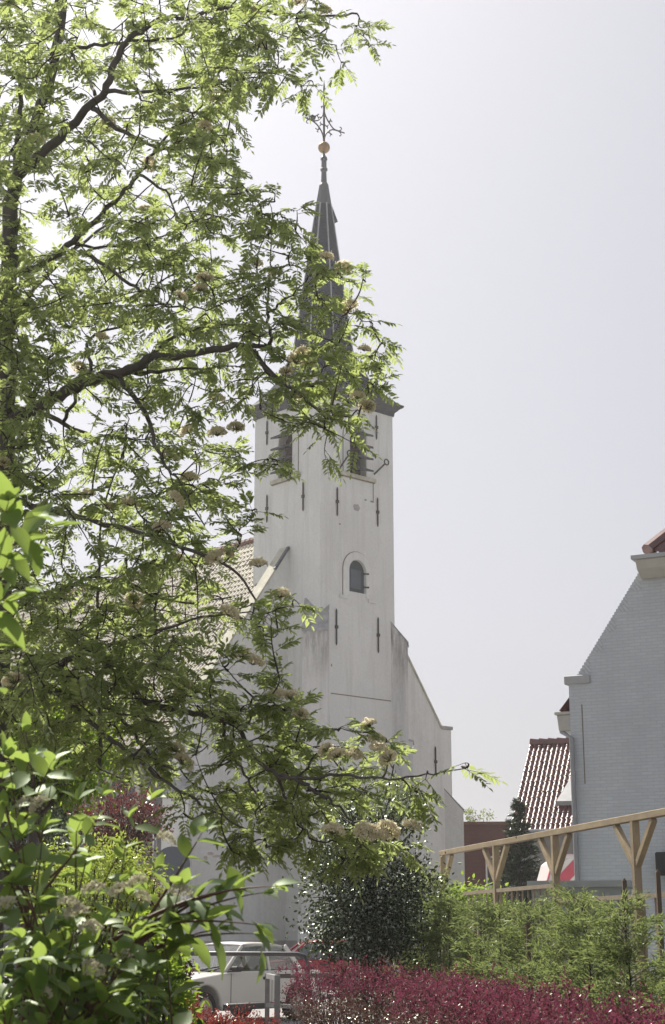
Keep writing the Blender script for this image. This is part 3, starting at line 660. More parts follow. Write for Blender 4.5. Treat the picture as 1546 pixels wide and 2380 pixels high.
# ------------------------------------------------------------------ red-roofed house behind it
QD = rad(19); QR = Vector((math.cos(QD), -math.sin(QD), 0)); QB = Vector((math.sin(QD), math.cos(QD), 0))
Q0 = at(1185, 1931, 55); zq = Q0.z; Q0g = Vector((Q0.x, Q0.y, 0))
rh_ = empty('red_roofed_house', Q0g, -QD)
tag(rh_, 'house with a steep glossy red pantile roof behind the white house', 'house')
rw, run = 7.0, 3.9; tw_ = 0.172
vr = at(1255, 1727, 55 + run*math.cos(QD)).z
upv = Vector((0, run, vr-zq)); ncl = int(rw/tw_); nr = int(upv.length/0.30)
pantiles('roof', (0,0,zq), (1,0,0), upv, ncl, nr, tw_, upv.length/nr, M['redtile'], rh_, amp=0.030, lift=0.030, S=10)
pantiles('roof', (0,2*run,zq), (1,0,0), Vector((0,-run,vr-zq)), ncl, nr, tw_, upv.length/nr, M['redtile'], rh_, amp=0.05, S=4)
mb = MB()
for k in range(21): mb.tube([(k*0.335, run, vr+0.03), (k*0.335+0.36, run, vr+0.0)], [0.15, 0.13], 8)
mb.build('ridge_tiles', M['redtile'], rh_)
MB().prism([(0.25, 0), (2*run-0.25, 0), (2*run-0.25, zq-0.05), (run, vr-0.35), (0.25, zq-0.05)], lambda a,b,d: (d, a, b), 0.25, rw-0.3).build('wall', M['housewall'], rh_)
MB().tube([(-0.05, -0.08, zq-0.04), (rw, -0.08, zq-0.04)], 0.075, 8).build('gutter', M['zinc'], rh_)
c_ = at(1318, 1842, 56.0) - Q0g; cl = (c_.dot(QR), c_.dot(QB), c_.z)
MB().add([(cl[0]-0.25,cl[1]-.75,cl[2]-.35),(cl[0]+.9,cl[1]-.75,cl[2]-.35),(cl[0]+.9,cl[1]+.3,cl[2]+.55),(cl[0]+.1,cl[1]+.3,cl[2]+.55),(cl[0]-.25,cl[1]-.7,cl[2]-.5),(cl[0]+.9,cl[1]-.7,cl[2]-.5)],
         [(0,1,2,3),(0,4,5,1),(0,3,4),(1,5,2)]).build('roof_vent_hood', M['zinc'], rh_)

# ------------------------------------------------------------------ brown brick flat-roofed building
E0 = at(1070, 2000, 76); E0.z = 0
bb = empty('brick_building', E0, rad(-3))
tag(bb, 'low flat-roofed brown brick building with white-framed window between church and houses', 'building')
zt_ = at(1100, 1917, 76).z
pw = lambda x: (x-1070)*76/3720
win = [(pw(1128), at(1130,2062,76).z), (pw(1215), at(1130,2062,76).z), (pw(1215), at(1130,1990,76).z), (pw(1128), at(1130,1990,76).z)]
panel([(-1.2,0),(pw(1300),0),(pw(1300),zt_),(-1.2,zt_)], [win], hf, 8.0, 'wall', M['brownbrick'], bb, 0.15)
MB().box(-1.3, pw(1300)+0.1, -0.12, 8.1, zt_+0.002, zt_+0.14).build('roof_edge', M['ridgetile'], bb)
fr_ = MB(); x0, x1, z0, z1 = win[0][0], win[1][0], win[0][1], win[2][1]
for a, b in ((x0, x0+.08), (x1-.08, x1), ((x0*2+x1)/3, (x0*2+x1)/3+.07)): fr_.box(a, b, 0.02, 0.1, z0+.08, z1-.08)
fr_.box(x0, x1, 0.02, 0.1, z0, z0+.08).box(x0, x1, 0.02, 0.1, z1-.08, z1)
wf = fr_.build('window', M['whiteframe'], bb)
MB().box(x0+.01, x1-.01, 0.11, 0.14, z0+.01, z1-.01).build('pane', M['darkglass'], wf)
MB().box(x0-1.0, x1+0.6, -0.16, -0.02, z0-0.10, z0-0.02).build('window_sill', M['whiteframe'], wf)

# ------------------------------------------------------------------ cars
def car(name, loc, rz, paint, label, cat='car', hatch=False, sc_=1.0, belt=0.91, top_z=1.36, R_=0.36, cx=(-1.62, -1.22), bx=(-0.42, -0.50), xr_=-2.05, wr=-1.2):
    c = empty(name, loc, rz); tag(c, label, cat)
    L_, wd_ = 4.25*sc_, 0.80
    xf, xr = 2.1*sc_, xr_*sc_; zk_ = belt/0.91
    wf_, wr_ = 1.32*sc_, wr*sc_; wz = R_ - 0.03
    def archpts(xc):
        return [(xc + R_*math.cos(t), wz + R_*math.sin(t)) for t in [math.pi*i/12 for i in range(13)]]
    top = [(xf, 0.42), (xf+0.02, 0.58), (xf-0.06, 0.74), (xf-0.3, 0.79), (0.78*sc_, 0.90), (0.4, 0.915), (-1.3*sc_, 0.92)]
    top[6] = (max(-1.3*sc_, xr+0.5), 0.92)
    top += [(xr+0.12, 0.90 if not hatch else 0.93), (xr, 0.70), (xr+0.02, 0.42)]; top = [(a, 0.42 + (b-0.42)*(belt-0.42)/0.49) for a, b in top]
    bot = [(wr_-R_-0.06, 0.26)] + [(p[0], p[1]) for p in reversed(archpts(wr_))] + [(wf_-R_-0.05, 0.24)] + list(reversed(archpts(wf_))) + [(wf_+R_+0.06, 0.28)]
    poly = top + bot
    mb = MB()
    # sides bulge: three layers across the width
    n = len(poly); ys = [-wd_*0.965, -wd_, wd_, wd_*0.965]
    def zin(p, y): return p
    secs = [(-0.76, 0.0), (-0.80, 0.0), (0.80, 0.0), (0.76, 0.0)]
    mb.prism(poly, lambda a,b,d: (a, d, b), -wd_, wd_)
    body = mb.build('body', paint, c, bevel=0.055, seg=3)
    # greenhouse
    A0, A1 = (0.80*sc_, 0.72, belt-.01), (0.20*sc_, 0.58, top_z-.025); B0, B1 = (bx[0]*sc_, 0.735, belt), (bx[1]*sc_, 0.585, top_z+.005)
    C0, C1 = (cx[0]*sc_, 0.70, belt+.01), (cx[1]*sc_, 0.56, top_z-.035)
    if hatch: C0, C1 = (-1.95*sc_, 0.70, 0.93), (-1.62*sc_, 0.57, 1.34)
    rp = MB(); st_ = [A1, (-0.15*sc_, 0.59, top_z+.012), B1, ((B1[0]+C1[0])/2, 0.58, top_z+.002), C1]
    for k, q in enumerate(st_):
        for y in np.linspace(-1, 1, 7): rp.v.append((q[0], q[1]*y*1.02, q[2] + 0.035*(1-y*y)))
    for k in range(len(st_)-1):
        for j in range(6): rp.f.append((k*7+j, k*7+j+1, (k+1)*7+j+1, (k+1)*7+j))
    ro = rp.build('roof', paint, c, smooth=True); s_ = ro.modifiers.new('thick', 'SOLIDIFY'); s_.thickness = 0.045
    for sgn in (-1, 1):
        f = lambda p: (p[0], p[1]*sgn, p[2])
        for a, b, w, h in ((A0, A1, 0.05, 0.06), (B0, B1, 0.045, 0.07), (C0, C1, 0.05, 0.13 if not hatch else 0.2)):
            MB().beam(f(a), f(b), w, h, (1,0,0)).build('pillar', paint, c, bevel=0.012)
        for p, q, r, s in ((A0, B0, B1, A1), (B0, C0, C1, B1)):
            quad = [Vector(f(x)) for x in (p, q, r, s)]; ce = sum(quad, Vector())/4; quad = [ce + (v_-ce)*0.97 for v_ in quad]
            w_ = MB().add(quad, [(0,1,2,3)]).build('side_window', M['glass'], c, fix=False)
            k = MB()
            for i in range(4): k.tube([quad[i], quad[(i+1)%4]], 0.012, 5)
            k.build('window_trim', M['blacktrim'], w_)
        # door with handle, sill strip, wheels
        dx0, dx1 = (0.70*sc_, bx[0]*sc_)
        d_ = MB().box(dx1, dx0, sgn*wd_ - 0.004, sgn*wd_ + 0.004, 0.38, belt-0.05).build('door', paint, c)
        gaps = MB().box(dx0+0.001, dx0+0.014, sgn*wd_-0.003, sgn*wd_+0.003, 0.34, belt-0.03).box(dx1-0.014, dx1-0.001, sgn*wd_-0.003, sgn*wd_+0.003, 0.34, belt-0.03)
        gaps.build('door_gap', M['blacktrim'], d_)
        MB().box(dx1+0.05, dx1+0.24, sgn*wd_-0.002, sgn*wd_+0.035, belt-0.15, belt-0.10).build('handle', M['blacktrim'], d_, bevel=0.01)
        MB().box(wr_+R_+0.06, wf_-R_-0.06, sgn*wd_-0.01, sgn*wd_+0.012, 0.245, 0.345).build('sill_strip', M['blacktrim'], c)
        MB().box(wr_+R_+0.06, wf_-R_-0.06, sgn*wd_-0.01, sgn*wd_+0.015, 0.352, 0.372).build('rubbing_strip', M['chrome'], c)
        MB().box(0.60*sc_, 0.74*sc_, sgn*0.82, sgn*0.98, belt, belt+0.1).build('wing_mirror', M['blacktrim'], c, bevel=0.02)
        hl_ = MB().box(xf-0.03, xf+0.035, sgn*0.42, sgn*0.72, 0.55, 0.70).build('headlight', M['lens'], c, bevel=0.015)
        MB().box(xr-0.03, xr+0.03, sgn*0.45, sgn*0.76, 0.58, 0.74).build('tail_light', M['drumred'], c, bevel=0.015)
        for xw in (wf_, wr_):
            w_ = empty('wheel', (xw, sgn*0.69, 0.29*R_/0.36)); w_.scale = (R_/0.36,)*3; w_.empty_display_size = (0.3); w_.parent = c
            ty = MB(); pr = [(0.19, -0.085), (0.27, -0.09), (0.29, -0.06), (0.29, 0.06), (0.27, 0.09), (0.19, 0.085)]
            ty.lathe(pr, (0,0,0), 24); t_ = ty.build('tyre', M['rubber'], w_, smooth=False); t_.rotation_euler = (rad(90), 0, 0)
            rm = MB(); rm.lathe([(0.19, 0.07*-sgn*-1), (0.15, 0.05), (0.06, 0.06), (0.0, 0.07)], (0,0,0), 20).lathe([(0.19, -0.07), (0.15, -0.05), (0.06, -0.06), (0.0, -0.07)], (0,0,0), 20)
            r_ = rm.build('rim', M['rim'], w_, smooth=False); r_.rotation_euler = (rad(90), 0, 0)
    for P_, nm in (((A0, A1), 'windscreen'), ((C0, C1), 'rear_window')):
        (a, b) = P_; MB().add([(a[0], -a[1], a[2]), (a[0], a[1], a[2]), (b[0], b[1], b[2]), (b[0], -b[1], b[2])], [(0,1,2,3)]).build(nm, M['glass'], c, fix=False)
    for y in (0.1, -0.5): MB().tube([(0.84*sc_, y, belt+.015), (0.70*sc_, y+0.42, belt+.09)], 0.012, 5).build('wiper', M['blacktrim'], c)
    for x, nm in ((xf+0.05, 'bumper'), (xr-0.05, 'bumper')):
        MB().box(x-0.07, x+0.05, -0.80, 0.80, 0.36, 0.48).build(nm, M['blacktrim'] if hatch else M['chrome'], c, bevel=0.03, seg=2)
    MB().box(xf-0.02, xf+0.03, -0.40, 0.40, 0.55, 0.70).build('grille', M['blacktrim'], c, bevel=0.01)
    MB().box(cx[0]*sc_+.12, 0.78*sc_, -0.66, 0.66, belt-.01, belt+.02).build('interior_deck', M['seat'], c)
    for y in (-0.34, 0.34):
        s_ = MB().add([(-0.30,y-0.24,belt),(-0.30,y+0.24,belt),(-0.52,y+0.22,belt+.25),(-0.52,y-0.22,belt+.25),(-0.44,y-0.24,belt),(-0.44,y+0.24,belt),(-0.62,y+0.22,belt+.25),(-0.62,y-0.22,belt+.25)],
                 [(0,1,2,3),(7,6,5,4),(0,4,5,1),(1,5,6,2),(2,6,7,3),(3,7,4,0)]).build('seat', M['seat'], c, bevel=0.03)
        MB().lathe([(0.0,-0.1),(0.1,-0.08),(0.125,0),(0.1,0.08),(0,0.1)], (-0.6, y, belt+.33), 12).build('headrest', M['seat'], s_)
    t = [2*math.pi*i/18 for i in range(19)]
    MB().tube([(0.30+0.06*math.cos(q), 0.34+0.18*math.sin(q), belt+.1+0.15*math.cos(q)) for q in t], 0.014, 6).build('steering_wheel', M['blacktrim'], c)
    return c
wc = at(481, 2320, 29.0)
yaw = rad(180+50); nose = Vector((math.cos(yaw), math.sin(yaw), 0)); left_ = Vector((-nose.y, nose.x, 0))
cw_ = Vector((wc.x, wc.y, 0)) - nose*1.32 - left_*0.8
car('white_car', (cw_.x, cw_.y, 0), yaw, M['carwhite'], 'white two-door saloon car with black sill strip parked behind the railing', top_z=1.385, cx=(-1.28, -0.98), bx=(-0.38, -0.42), xr_=-1.9, wr=-1.15)
rc = at(752, 2210, 42.5)
yaw2 = rad(180+8)
car('red_car', (rc.x-0.35, rc.y+0.6, 0), yaw2, M['carred'], 'red hatchback car parked in front of the church tower behind the holly', hatch=True, sc_=0.95)

# ------------------------------------------------------------------ railings, sign, lamp, skip, drum
p0 = at(436, 2216, 25.5); p1 = at(700, 2219, 24.5); zr = p0.z
mb = MB(); e = Vector((p1.x, p1.y, zr))
mb.tube([(p0.x-0.6, p0.y+.1, zr), (p0.x, p0.y, zr), (e.x-0.05, e.y, zr), (e.x+0.06, e.y, zr-0.03), (e.x+0.10, e.y, zr-0.12), (e.x+0.10, e.y, 0)], 0.036, 10)
rl = empty('tubular_railing', (p0.x, p0.y, 0)); tag(rl, 'dark tubular steel railing with rounded end before the white car', 'railing')
o = mb.build('rail', M['darktube'], None, smooth=True); o.parent = rl; o.location = (-p0.x, -p0.y, 0)
o = MB().tube([(p0.x-0.3, p0.y, 0), (p0.x-0.3, p0.y, zr)], 0.034, 10).build('post', M['darktube'], None, smooth=True); o.parent = rl; o.location = (-p0.x, -p0.y, 0)
hp = at(622, 2262, 21.5); zh = hp.z; h1 = at(645, 2266, 20.6)
hp0 = Vector((hp.x, hp.y, 0)); bar = empty('hoop_barrier', hp0); tag(bar, 'galvanised square-cornered hoop barrier at the end of the red hedge', 'barrier')
dv = Vector((h1.x-hp.x, h1.y-hp.y, 0))
MB().box(-0.03, 0.03, -0.03, 0.03, 0, zh).build('post', M['steel'], bar)
MB().box(dv.x-0.035, dv.x+0.035, dv.y-0.03, dv.y+0.03, 0, zh).build('post', M['steel'], bar)
MB().beam((0,0,zh-0.035), (dv.x,dv.y,zh-0.035), 0.052, 0.062).build('rail', M['steel'], bar)
z2 = at(622, 2336, 21.5).z; MB().beam((0.0,-0.01,z2), (dv.x+.4,dv.y+0.2,z2), 0.048, 0.05).build('rail', M['steel'], bar)
MB().beam((0.0,0,zh-0.036), (0.9,0.55,zh-0.036), 0.05, 0.06).build('rail', M['steel'], bar)
# round sign seen from behind
sg = at(400, 2010, 26.5); sgn_ = empty('round_sign', (sg.x, sg.y, 0)); tag(sgn_, 'round traffic sign seen from its grey back on a thin pole', 'sign')
rs = 42*26.5/3750
mb = MB(); mb.lathe([(0.0, -0.012), (rs-0.015, -0.012), (rs, -0.025), (rs, 0.02), (0.0, 0.02)], (0,0,0), 40)
o = mb.build('disc', M['signback'], sgn_); o.location = (0, 0, sg.z); o.rotation_euler = (rad(90), 0, rad(6))
MB().tube([(-0.02, 0.06, 0), (-0.02, 0.06, sg.z+0.25)], 0.03, 10).build('pole', M['steel'], sgn_, smooth=True)
MB().box(-0.09, 0.05, 0.012, 0.10, sg.z-0.03, sg.z+0.03).build('clamp', M['steel'], sgn_)
pp = at(357, 2050, 28); o = empty('metal_post', (pp.x, pp.y, 0)); tag(o, 'slim grey metal post standing left of the round sign', 'post')
MB().tube([(0,0,0),(0,0,at(357,1935,28).z)], 0.035, 10).build('shaft', M['steel'], o, smooth=True); MB().tube([(0,0,at(357,1935,28).z),(0,0,at(357,1930,28).z)], [0.05, 0.04], 10).build('cap', M['black'], o)
lp_ = at(190, 1840, 31); l2 = at(246, 1834, 31); zl = lp_.z
la = empty('street_lamp', (l2.x+0.35, l2.y, 0)); tag(la, 'street lamp with flat white head above the purple-leaved tree', 'street lamp')
MB().tube([(0,0,0), (0,0,zl-0.2), (-0.06,0,zl-0.05), (-0.3,0,zl)], [0.07,0.05,0.04,0.035], 10).build('pole', M['steel'], la, smooth=True)
MB().add([(-0.28,-.09,zl-.03),(-0.28,.09,zl-.03),(-0.86,.12,zl-.05),(-0.86,-.12,zl-.05),(-0.30,-.07,zl+.05),(-0.30,.07,zl+.05),(-0.76,.09,zl+.055),(-0.76,-.09,zl+.055)],
         [(0,1,2,3),(4,5,6,7),(0,1,5,4),(1,2,6,5),(2,3,7,6),(3,0,4,7)]).build('lamp_head', M['lampwhite'], la, bevel=0.015)
# skip and striped drum
k0_ = at(1233, 2046, 25.5); ks = empty('skip', (k0_.x, k0_.y, 0), rad(-14)); tag(ks, 'grey-green steel skip behind the pergola slats', 'skip')
zs_ = k0_.z - 0.09
mb = MB(); q = [(0.15,0.1,0),(1.4,0.1,0),(1.4,1.0,0),(0.15,1.0,0),(0,0,zs_),(1.5,0,zs_),(1.5,1.1,zs_),(0,1.1,zs_)]
mb.add(q, [(0,3,2,1),(0,1,5,4),(1,2,6,5),(2,3,7,6),(3,0,4,7)])
for x in (0.4, 0.8, 1.2): mb.beam((x, 0.06, 0.05), (x, -0.03, zs_-0.1), 0.08, 0.08, (1,0,0))
mb.build('body', M['skip'], ks)
k = MB(); k.box(-0.05,1.55,-0.06,0.02,zs_-0.02,zs_+0.08).box(-0.05,1.55,1.06,1.14,zs_-0.02,zs_+0.08).box(-0.06,0.02,0.021,1.059,zs_-0.02,zs_+0.08).box(1.48,1.56,0.021,1.059,zs_-0.02,zs_+0.08); k.build('rim', M['skip'], ks)
dc = at(1336, 2046, 33); kd = 33/3720
dr = empty('striped_drum', (dc.x, dc.y, 0)); tag(dr, 'large faceted white drum with red diagonal band beside the white house corner', 'drum')
rr = 63*kd; prof = [(0.0,-0.02),(rr*0.80,-0.02),(rr*0.83,0.0),(rr,0.04),(rr,0.9),(rr*0.8,1.2),(0,1.25)]
mb = MB(); mb.lathe(prof, (0,0,0), 10); o = mb.build('shell', M['drumwhite'], dr); o.location = (0, 0, dc.z); o.rotation_euler = (rad(-90), 0, rad(8))
mb = MB(); mb.lathe([(rr*0.995,0.015),(rr*1.02,0.015),(rr*1.02,0.09),(rr*0.995,0.09)], (0,0,0), 10); r2 = mb.build('rim', M['drumred'], dr); r2.location = (0,0,dc.z); r2.rotation_euler = (rad(-90), 0, rad(8))
r_in = rr*0.79
bnd = MB().prism([*[(rr*(0.35*o*-0.707 + l*0.707)*1.0 + rr*dxo*-0.0, rr*(0.35*o*0.707 + l*0.707)) for o, l, dxo in ((0.40,-0.74,0),(1.55,-0.55,0),(1.55,0.55,0),(0.40,0.74,0))]], lambda a,b,d: (a, d, b), -0.032, -0.022).build('band', M['drumred'], dr); bnd.location = (0, 0, dc.z); bnd.rotation_euler = (0, 0, rad(8))
MB().box(-0.5, 0.5, 0.2, 1.0, 0, dc.z-rr*0.9).box(-0.62, -0.5, 0.1, 1.1, 0, dc.z-0.15).box(0.5, 0.62, 0.1, 1.1, 0, dc.z-0.15).build('cradle', M['skip'], dr)

# ------------------------------------------------------------------ pergola and slatted fence
PZ = at(1546, 1888, 20).z
PA = at(1028, 1983, 30.6); PB = at(1546, 1888, 20); pd = Vector((PB.x-PA.x, PB.y-PA.y, 0)); plen = pd.length; pd.normalize()
pg = empty('timber_pergola', (PA.x, PA.y, 0), math.atan2(pd.y, pd.x)); tag(pg, 'new pine pergola of braced posts and one long top beam', 'pergola')
def along(u, v=2000):           # distance along the beam line seen at photo column u
    r = ray(u, v); n_ = Vector((-pd.y, pd.x, 0)); k = Vector((PA.x, PA.y, 0)).dot(n_) / Vector((r.x, r.y, 0)).dot(n_)
    return (Vector((r.x*k, r.y*k, 0)) - Vector((PA.x, PA.y, 0))).dot(pd)
ZB = (PZ + PA.z)/2
MB().box(-0.05, plen+4.2, -0.05, 0.05, ZB-0.045, ZB+0.045).build('top_beam', M['wood'], pg, bevel=0.006)
posts = [along(1027), along(1153), along(1291), along(1479)]; posts.append(posts[-1]*2-posts[-2])
for i, x in enumerate(posts):
    x = max(x, 0.02)
    p_ = MB().box(x-0.05, x+0.05, -0.05, 0.05, 0, ZB-0.046).build('post', M['wood'], pg, bevel=0.006)
    for sg_ in (-1, 1):
        if i == 0 and sg_ < 0: continue
        MB().beam((x+sg_*0.055, 0, ZB-0.60), (x+sg_*0.66, 0, ZB-0.055), 0.085, 0.08, (0,1,0)).build('brace', M['wood'], pg, bevel=0.005)
sf = empty('slatted_fence', (PA.x, PA.y, 0), math.atan2(pd.y, pd.x)); tag(sf, 'low open fence of thin wooden slats under the pergola beam', 'fence')
zr1 = at(1290, 2060, 24.6).z; zr2 = at(1400, 2088, 22.2).z
xs0, xs1 = along(1078), posts[2]-0.06
MB().box(xs0, xs1, -0.035, 0.02, zr1-0.03, zr1+0.03).build('top_rail', M['woodgrey'], sf)
MB().box(posts[2]+0.06, posts[4]+0.5, -0.035, 0.02, zr2-0.03, zr2+0.03).build('top_rail', M['woodgrey'], sf)
MB().box(xs0, posts[4]+0.5, 0.022, 0.06, 0.5, 0.56).build('bottom_rail', M['woodgrey'], sf)
x = xs0 + 0.1
while x < xs1: MB().box(x, x+0.045, 0.022, 0.045, 0.15, zr1-0.01).build('slat', M['woodgrey'], sf); x += 0.29
x = posts[2] + 0.35
while x < posts[4]: MB().box(x, x+0.06, 0.022, 0.045, 0.15, zr2-0.01).build('slat', M['woodgrey'], sf); x += 0.42

# ------------------------------------------------------------------ vegetation tools
def nrm(a): return a / np.maximum(np.linalg.norm(a, axis=-1, keepdims=True), 1e-9)
def rnd_dir(n, zb=0.0):
    v = RNG.normal(size=(n, 3)); v[:, 2] += zb; return nrm(v)
def leaf6(P, Dv, Nv, L_, W_, fold=0.18, curl=0.12):
    """pointed leaves of six corners folded on the midrib -> verts, quads"""
    Dv = nrm(Dv); S_ = nrm(np.cross(Dv, Nv)); N_ = np.cross(S_, Dv)
    L_ = np.asarray(L_).reshape(-1, 1) * np.ones((len(P), 1)); W_ = np.asarray(W_).reshape(-1, 1) * np.ones((len(P), 1))
    b = P; l1 = P + Dv*L_*.32 + S_*W_*.46 + N_*W_*fold; r1 = P + Dv*L_*.32 - S_*W_*.46 + N_*W_*fold
    l2 = P + Dv*L_*.70 + S_*W_*.38 + N_*(W_*fold - L_*curl*.4); r2 = P + Dv*L_*.70 - S_*W_*.38 + N_*(W_*fold - L_*curl*.4)
    t = P + Dv*L_ - N_*L_*curl
    V = np.stack([b, l1, l2, t, r2, r1], 1).reshape(-1, 3); i = np.arange(len(P))[:, None]*6
    F_ = np.concatenate([i + np.array([[0,1,2,3]]), i + np.array([[0,3,4,5]])], 0)
    return V, F_
def joinm(parts):
    Vs, Fs, b = [], [], 0
    for V, F_ in parts: Vs.append(V); Fs.append(F_ + b); b += len(V)
    return np.concatenate(Vs), np.concatenate(Fs)
def leaf_fine(P, Dv, Nv, L_, W_, fold=0.15, curl=0.25):
    """broad leaves with five stations along the rib"""
    Dv = nrm(Dv); S_ = nrm(np.cross(Dv, Nv)); N_ = np.cross(S_, Dv); n = len(P)
    L_ = np.asarray(L_).reshape(-1, 1) * np.ones((n, 1)); W_ = np.asarray(W_).reshape(-1, 1) * np.ones((n, 1)); cu = np.asarray(curl).reshape(-1, 1) * np.ones((n, 1))
    ts = [0.0, 0.12, 0.3, 0.52, 0.74, 0.9, 1.0]; ws = [0.03, 0.27, 0.46, 0.5, 0.36, 0.15, 0.01]
    rows = []
    for t, w in zip(ts, ws):
        c = P + Dv*L_*t - N_*L_*cu*(t*t)
        wob = RNG.normal(0, 0.02, (n, 1))*W_
        rows += [c + S_*W_*w + N_*(W_*w*fold*2 + wob), c, c - S_*W_*w + N_*(W_*w*fold*2 - wob)]
    V = np.stack(rows, 1).reshape(-1, 3); K = len(rows); i = np.arange(n)[:, None]*K; F_ = []
    for k in range(len(ts)-1):
        for j in (0, 1): F_.append(i + np.array([[k*3+j, k*3+j+1, (k+1)*3+j+1, (k+1)*3+j]]))
    return V, np.concatenate(F_)
def bez(a, b, bend, n=6):
    a = Vector(a); b = Vector(b); m_ = (a+b)/2 + Vector(bend)
    return [a*(1-t)**2 + m_*(2*t*(1-t)) + b*t*t for t in [i/n for i in range(n+1)]]
def local(o, root):                      # vegetation is built in world space: keep the mesh there under its thing
    o.parent = root; o.location = -root.location; return o
def bush(name, label, cat, base, centre, radii, nclump, nleaf, ll, lw, m, stem_m, group=None, seed=1, hollow=0.35, upb=0.6, stem_r=0.02, spread=0.22, trunk=None, tname='stems', fname='foliage', gap=0.0):
    global RNG
    RNG = np.random.default_rng(seed); rs_ = random.Random(seed)
    root = empty(name, Vector((base[0], base[1], 0))); tag(root, label, cat, group)
    d = rnd_dir(nclump); r = (hollow + (1-hollow)*RNG.random(nclump)**0.5)[:, None]
    C_ = np.array(centre)[None] + d*r*np.array(radii)[None]*(1 + RNG.normal(0, 0.10, (nclump, 1)))
    C_ = C_[C_[:, 2] > 0.15]; n = len(C_)
    idx = np.repeat(np.arange(n), nleaf); wgt = RNG.uniform(0.55, 1.35, n)[idx][:, None]
    sp = spread*np.array([1, 1, 0.75])*min(radii)*wgt
    P = C_[idx] + RNG.normal(0, 1, (len(idx), 3))*sp
    outd = nrm(P - np.array(centre)[None]); Dv = nrm(outd*0.7 + rnd_dir(len(P))*0.9 + np.array([[0,0,-0.1]])); Nv = rnd_dir(len(P), upb*2)
    sz = RNG.uniform(0.65, 1.25, len(P))
    V, F_ = leaf6(P, Dv, Nv, ll*sz, lw*sz); local(np_mesh(fname, V, F_, m), root)
    mb = MB(); top = Vector(base)
    if trunk:
        h_, r_ = trunk; cpt = Vector((centre[0], centre[1], h_)); mb.tube(bez((base[0], base[1], 0), cpt, (rs_.uniform(-.1,.1), 0, 0)), [r_*(1-0.06*i) for i in range(7)], 8); top = cpt
    for c in C_[::max(1, n//40)]:
        b0 = top if trunk else Vector((base[0] + rs_.uniform(-.25,.25)*radii[0], base[1] + rs_.uniform(-.25,.25)*radii[1], 0))
        mb.tube(bez(b0, c, (rs_.uniform(-.2,.2), rs_.uniform(-.2,.2), rs_.uniform(0,.3)), 5), [stem_r*(1-0.14*i) for i in range(6)], 5)
    local(mb.build(tname, stem_m, None, fix=False), root)
    return root
def vegpos(u, v, Y): p = at(u, v, Y); return p

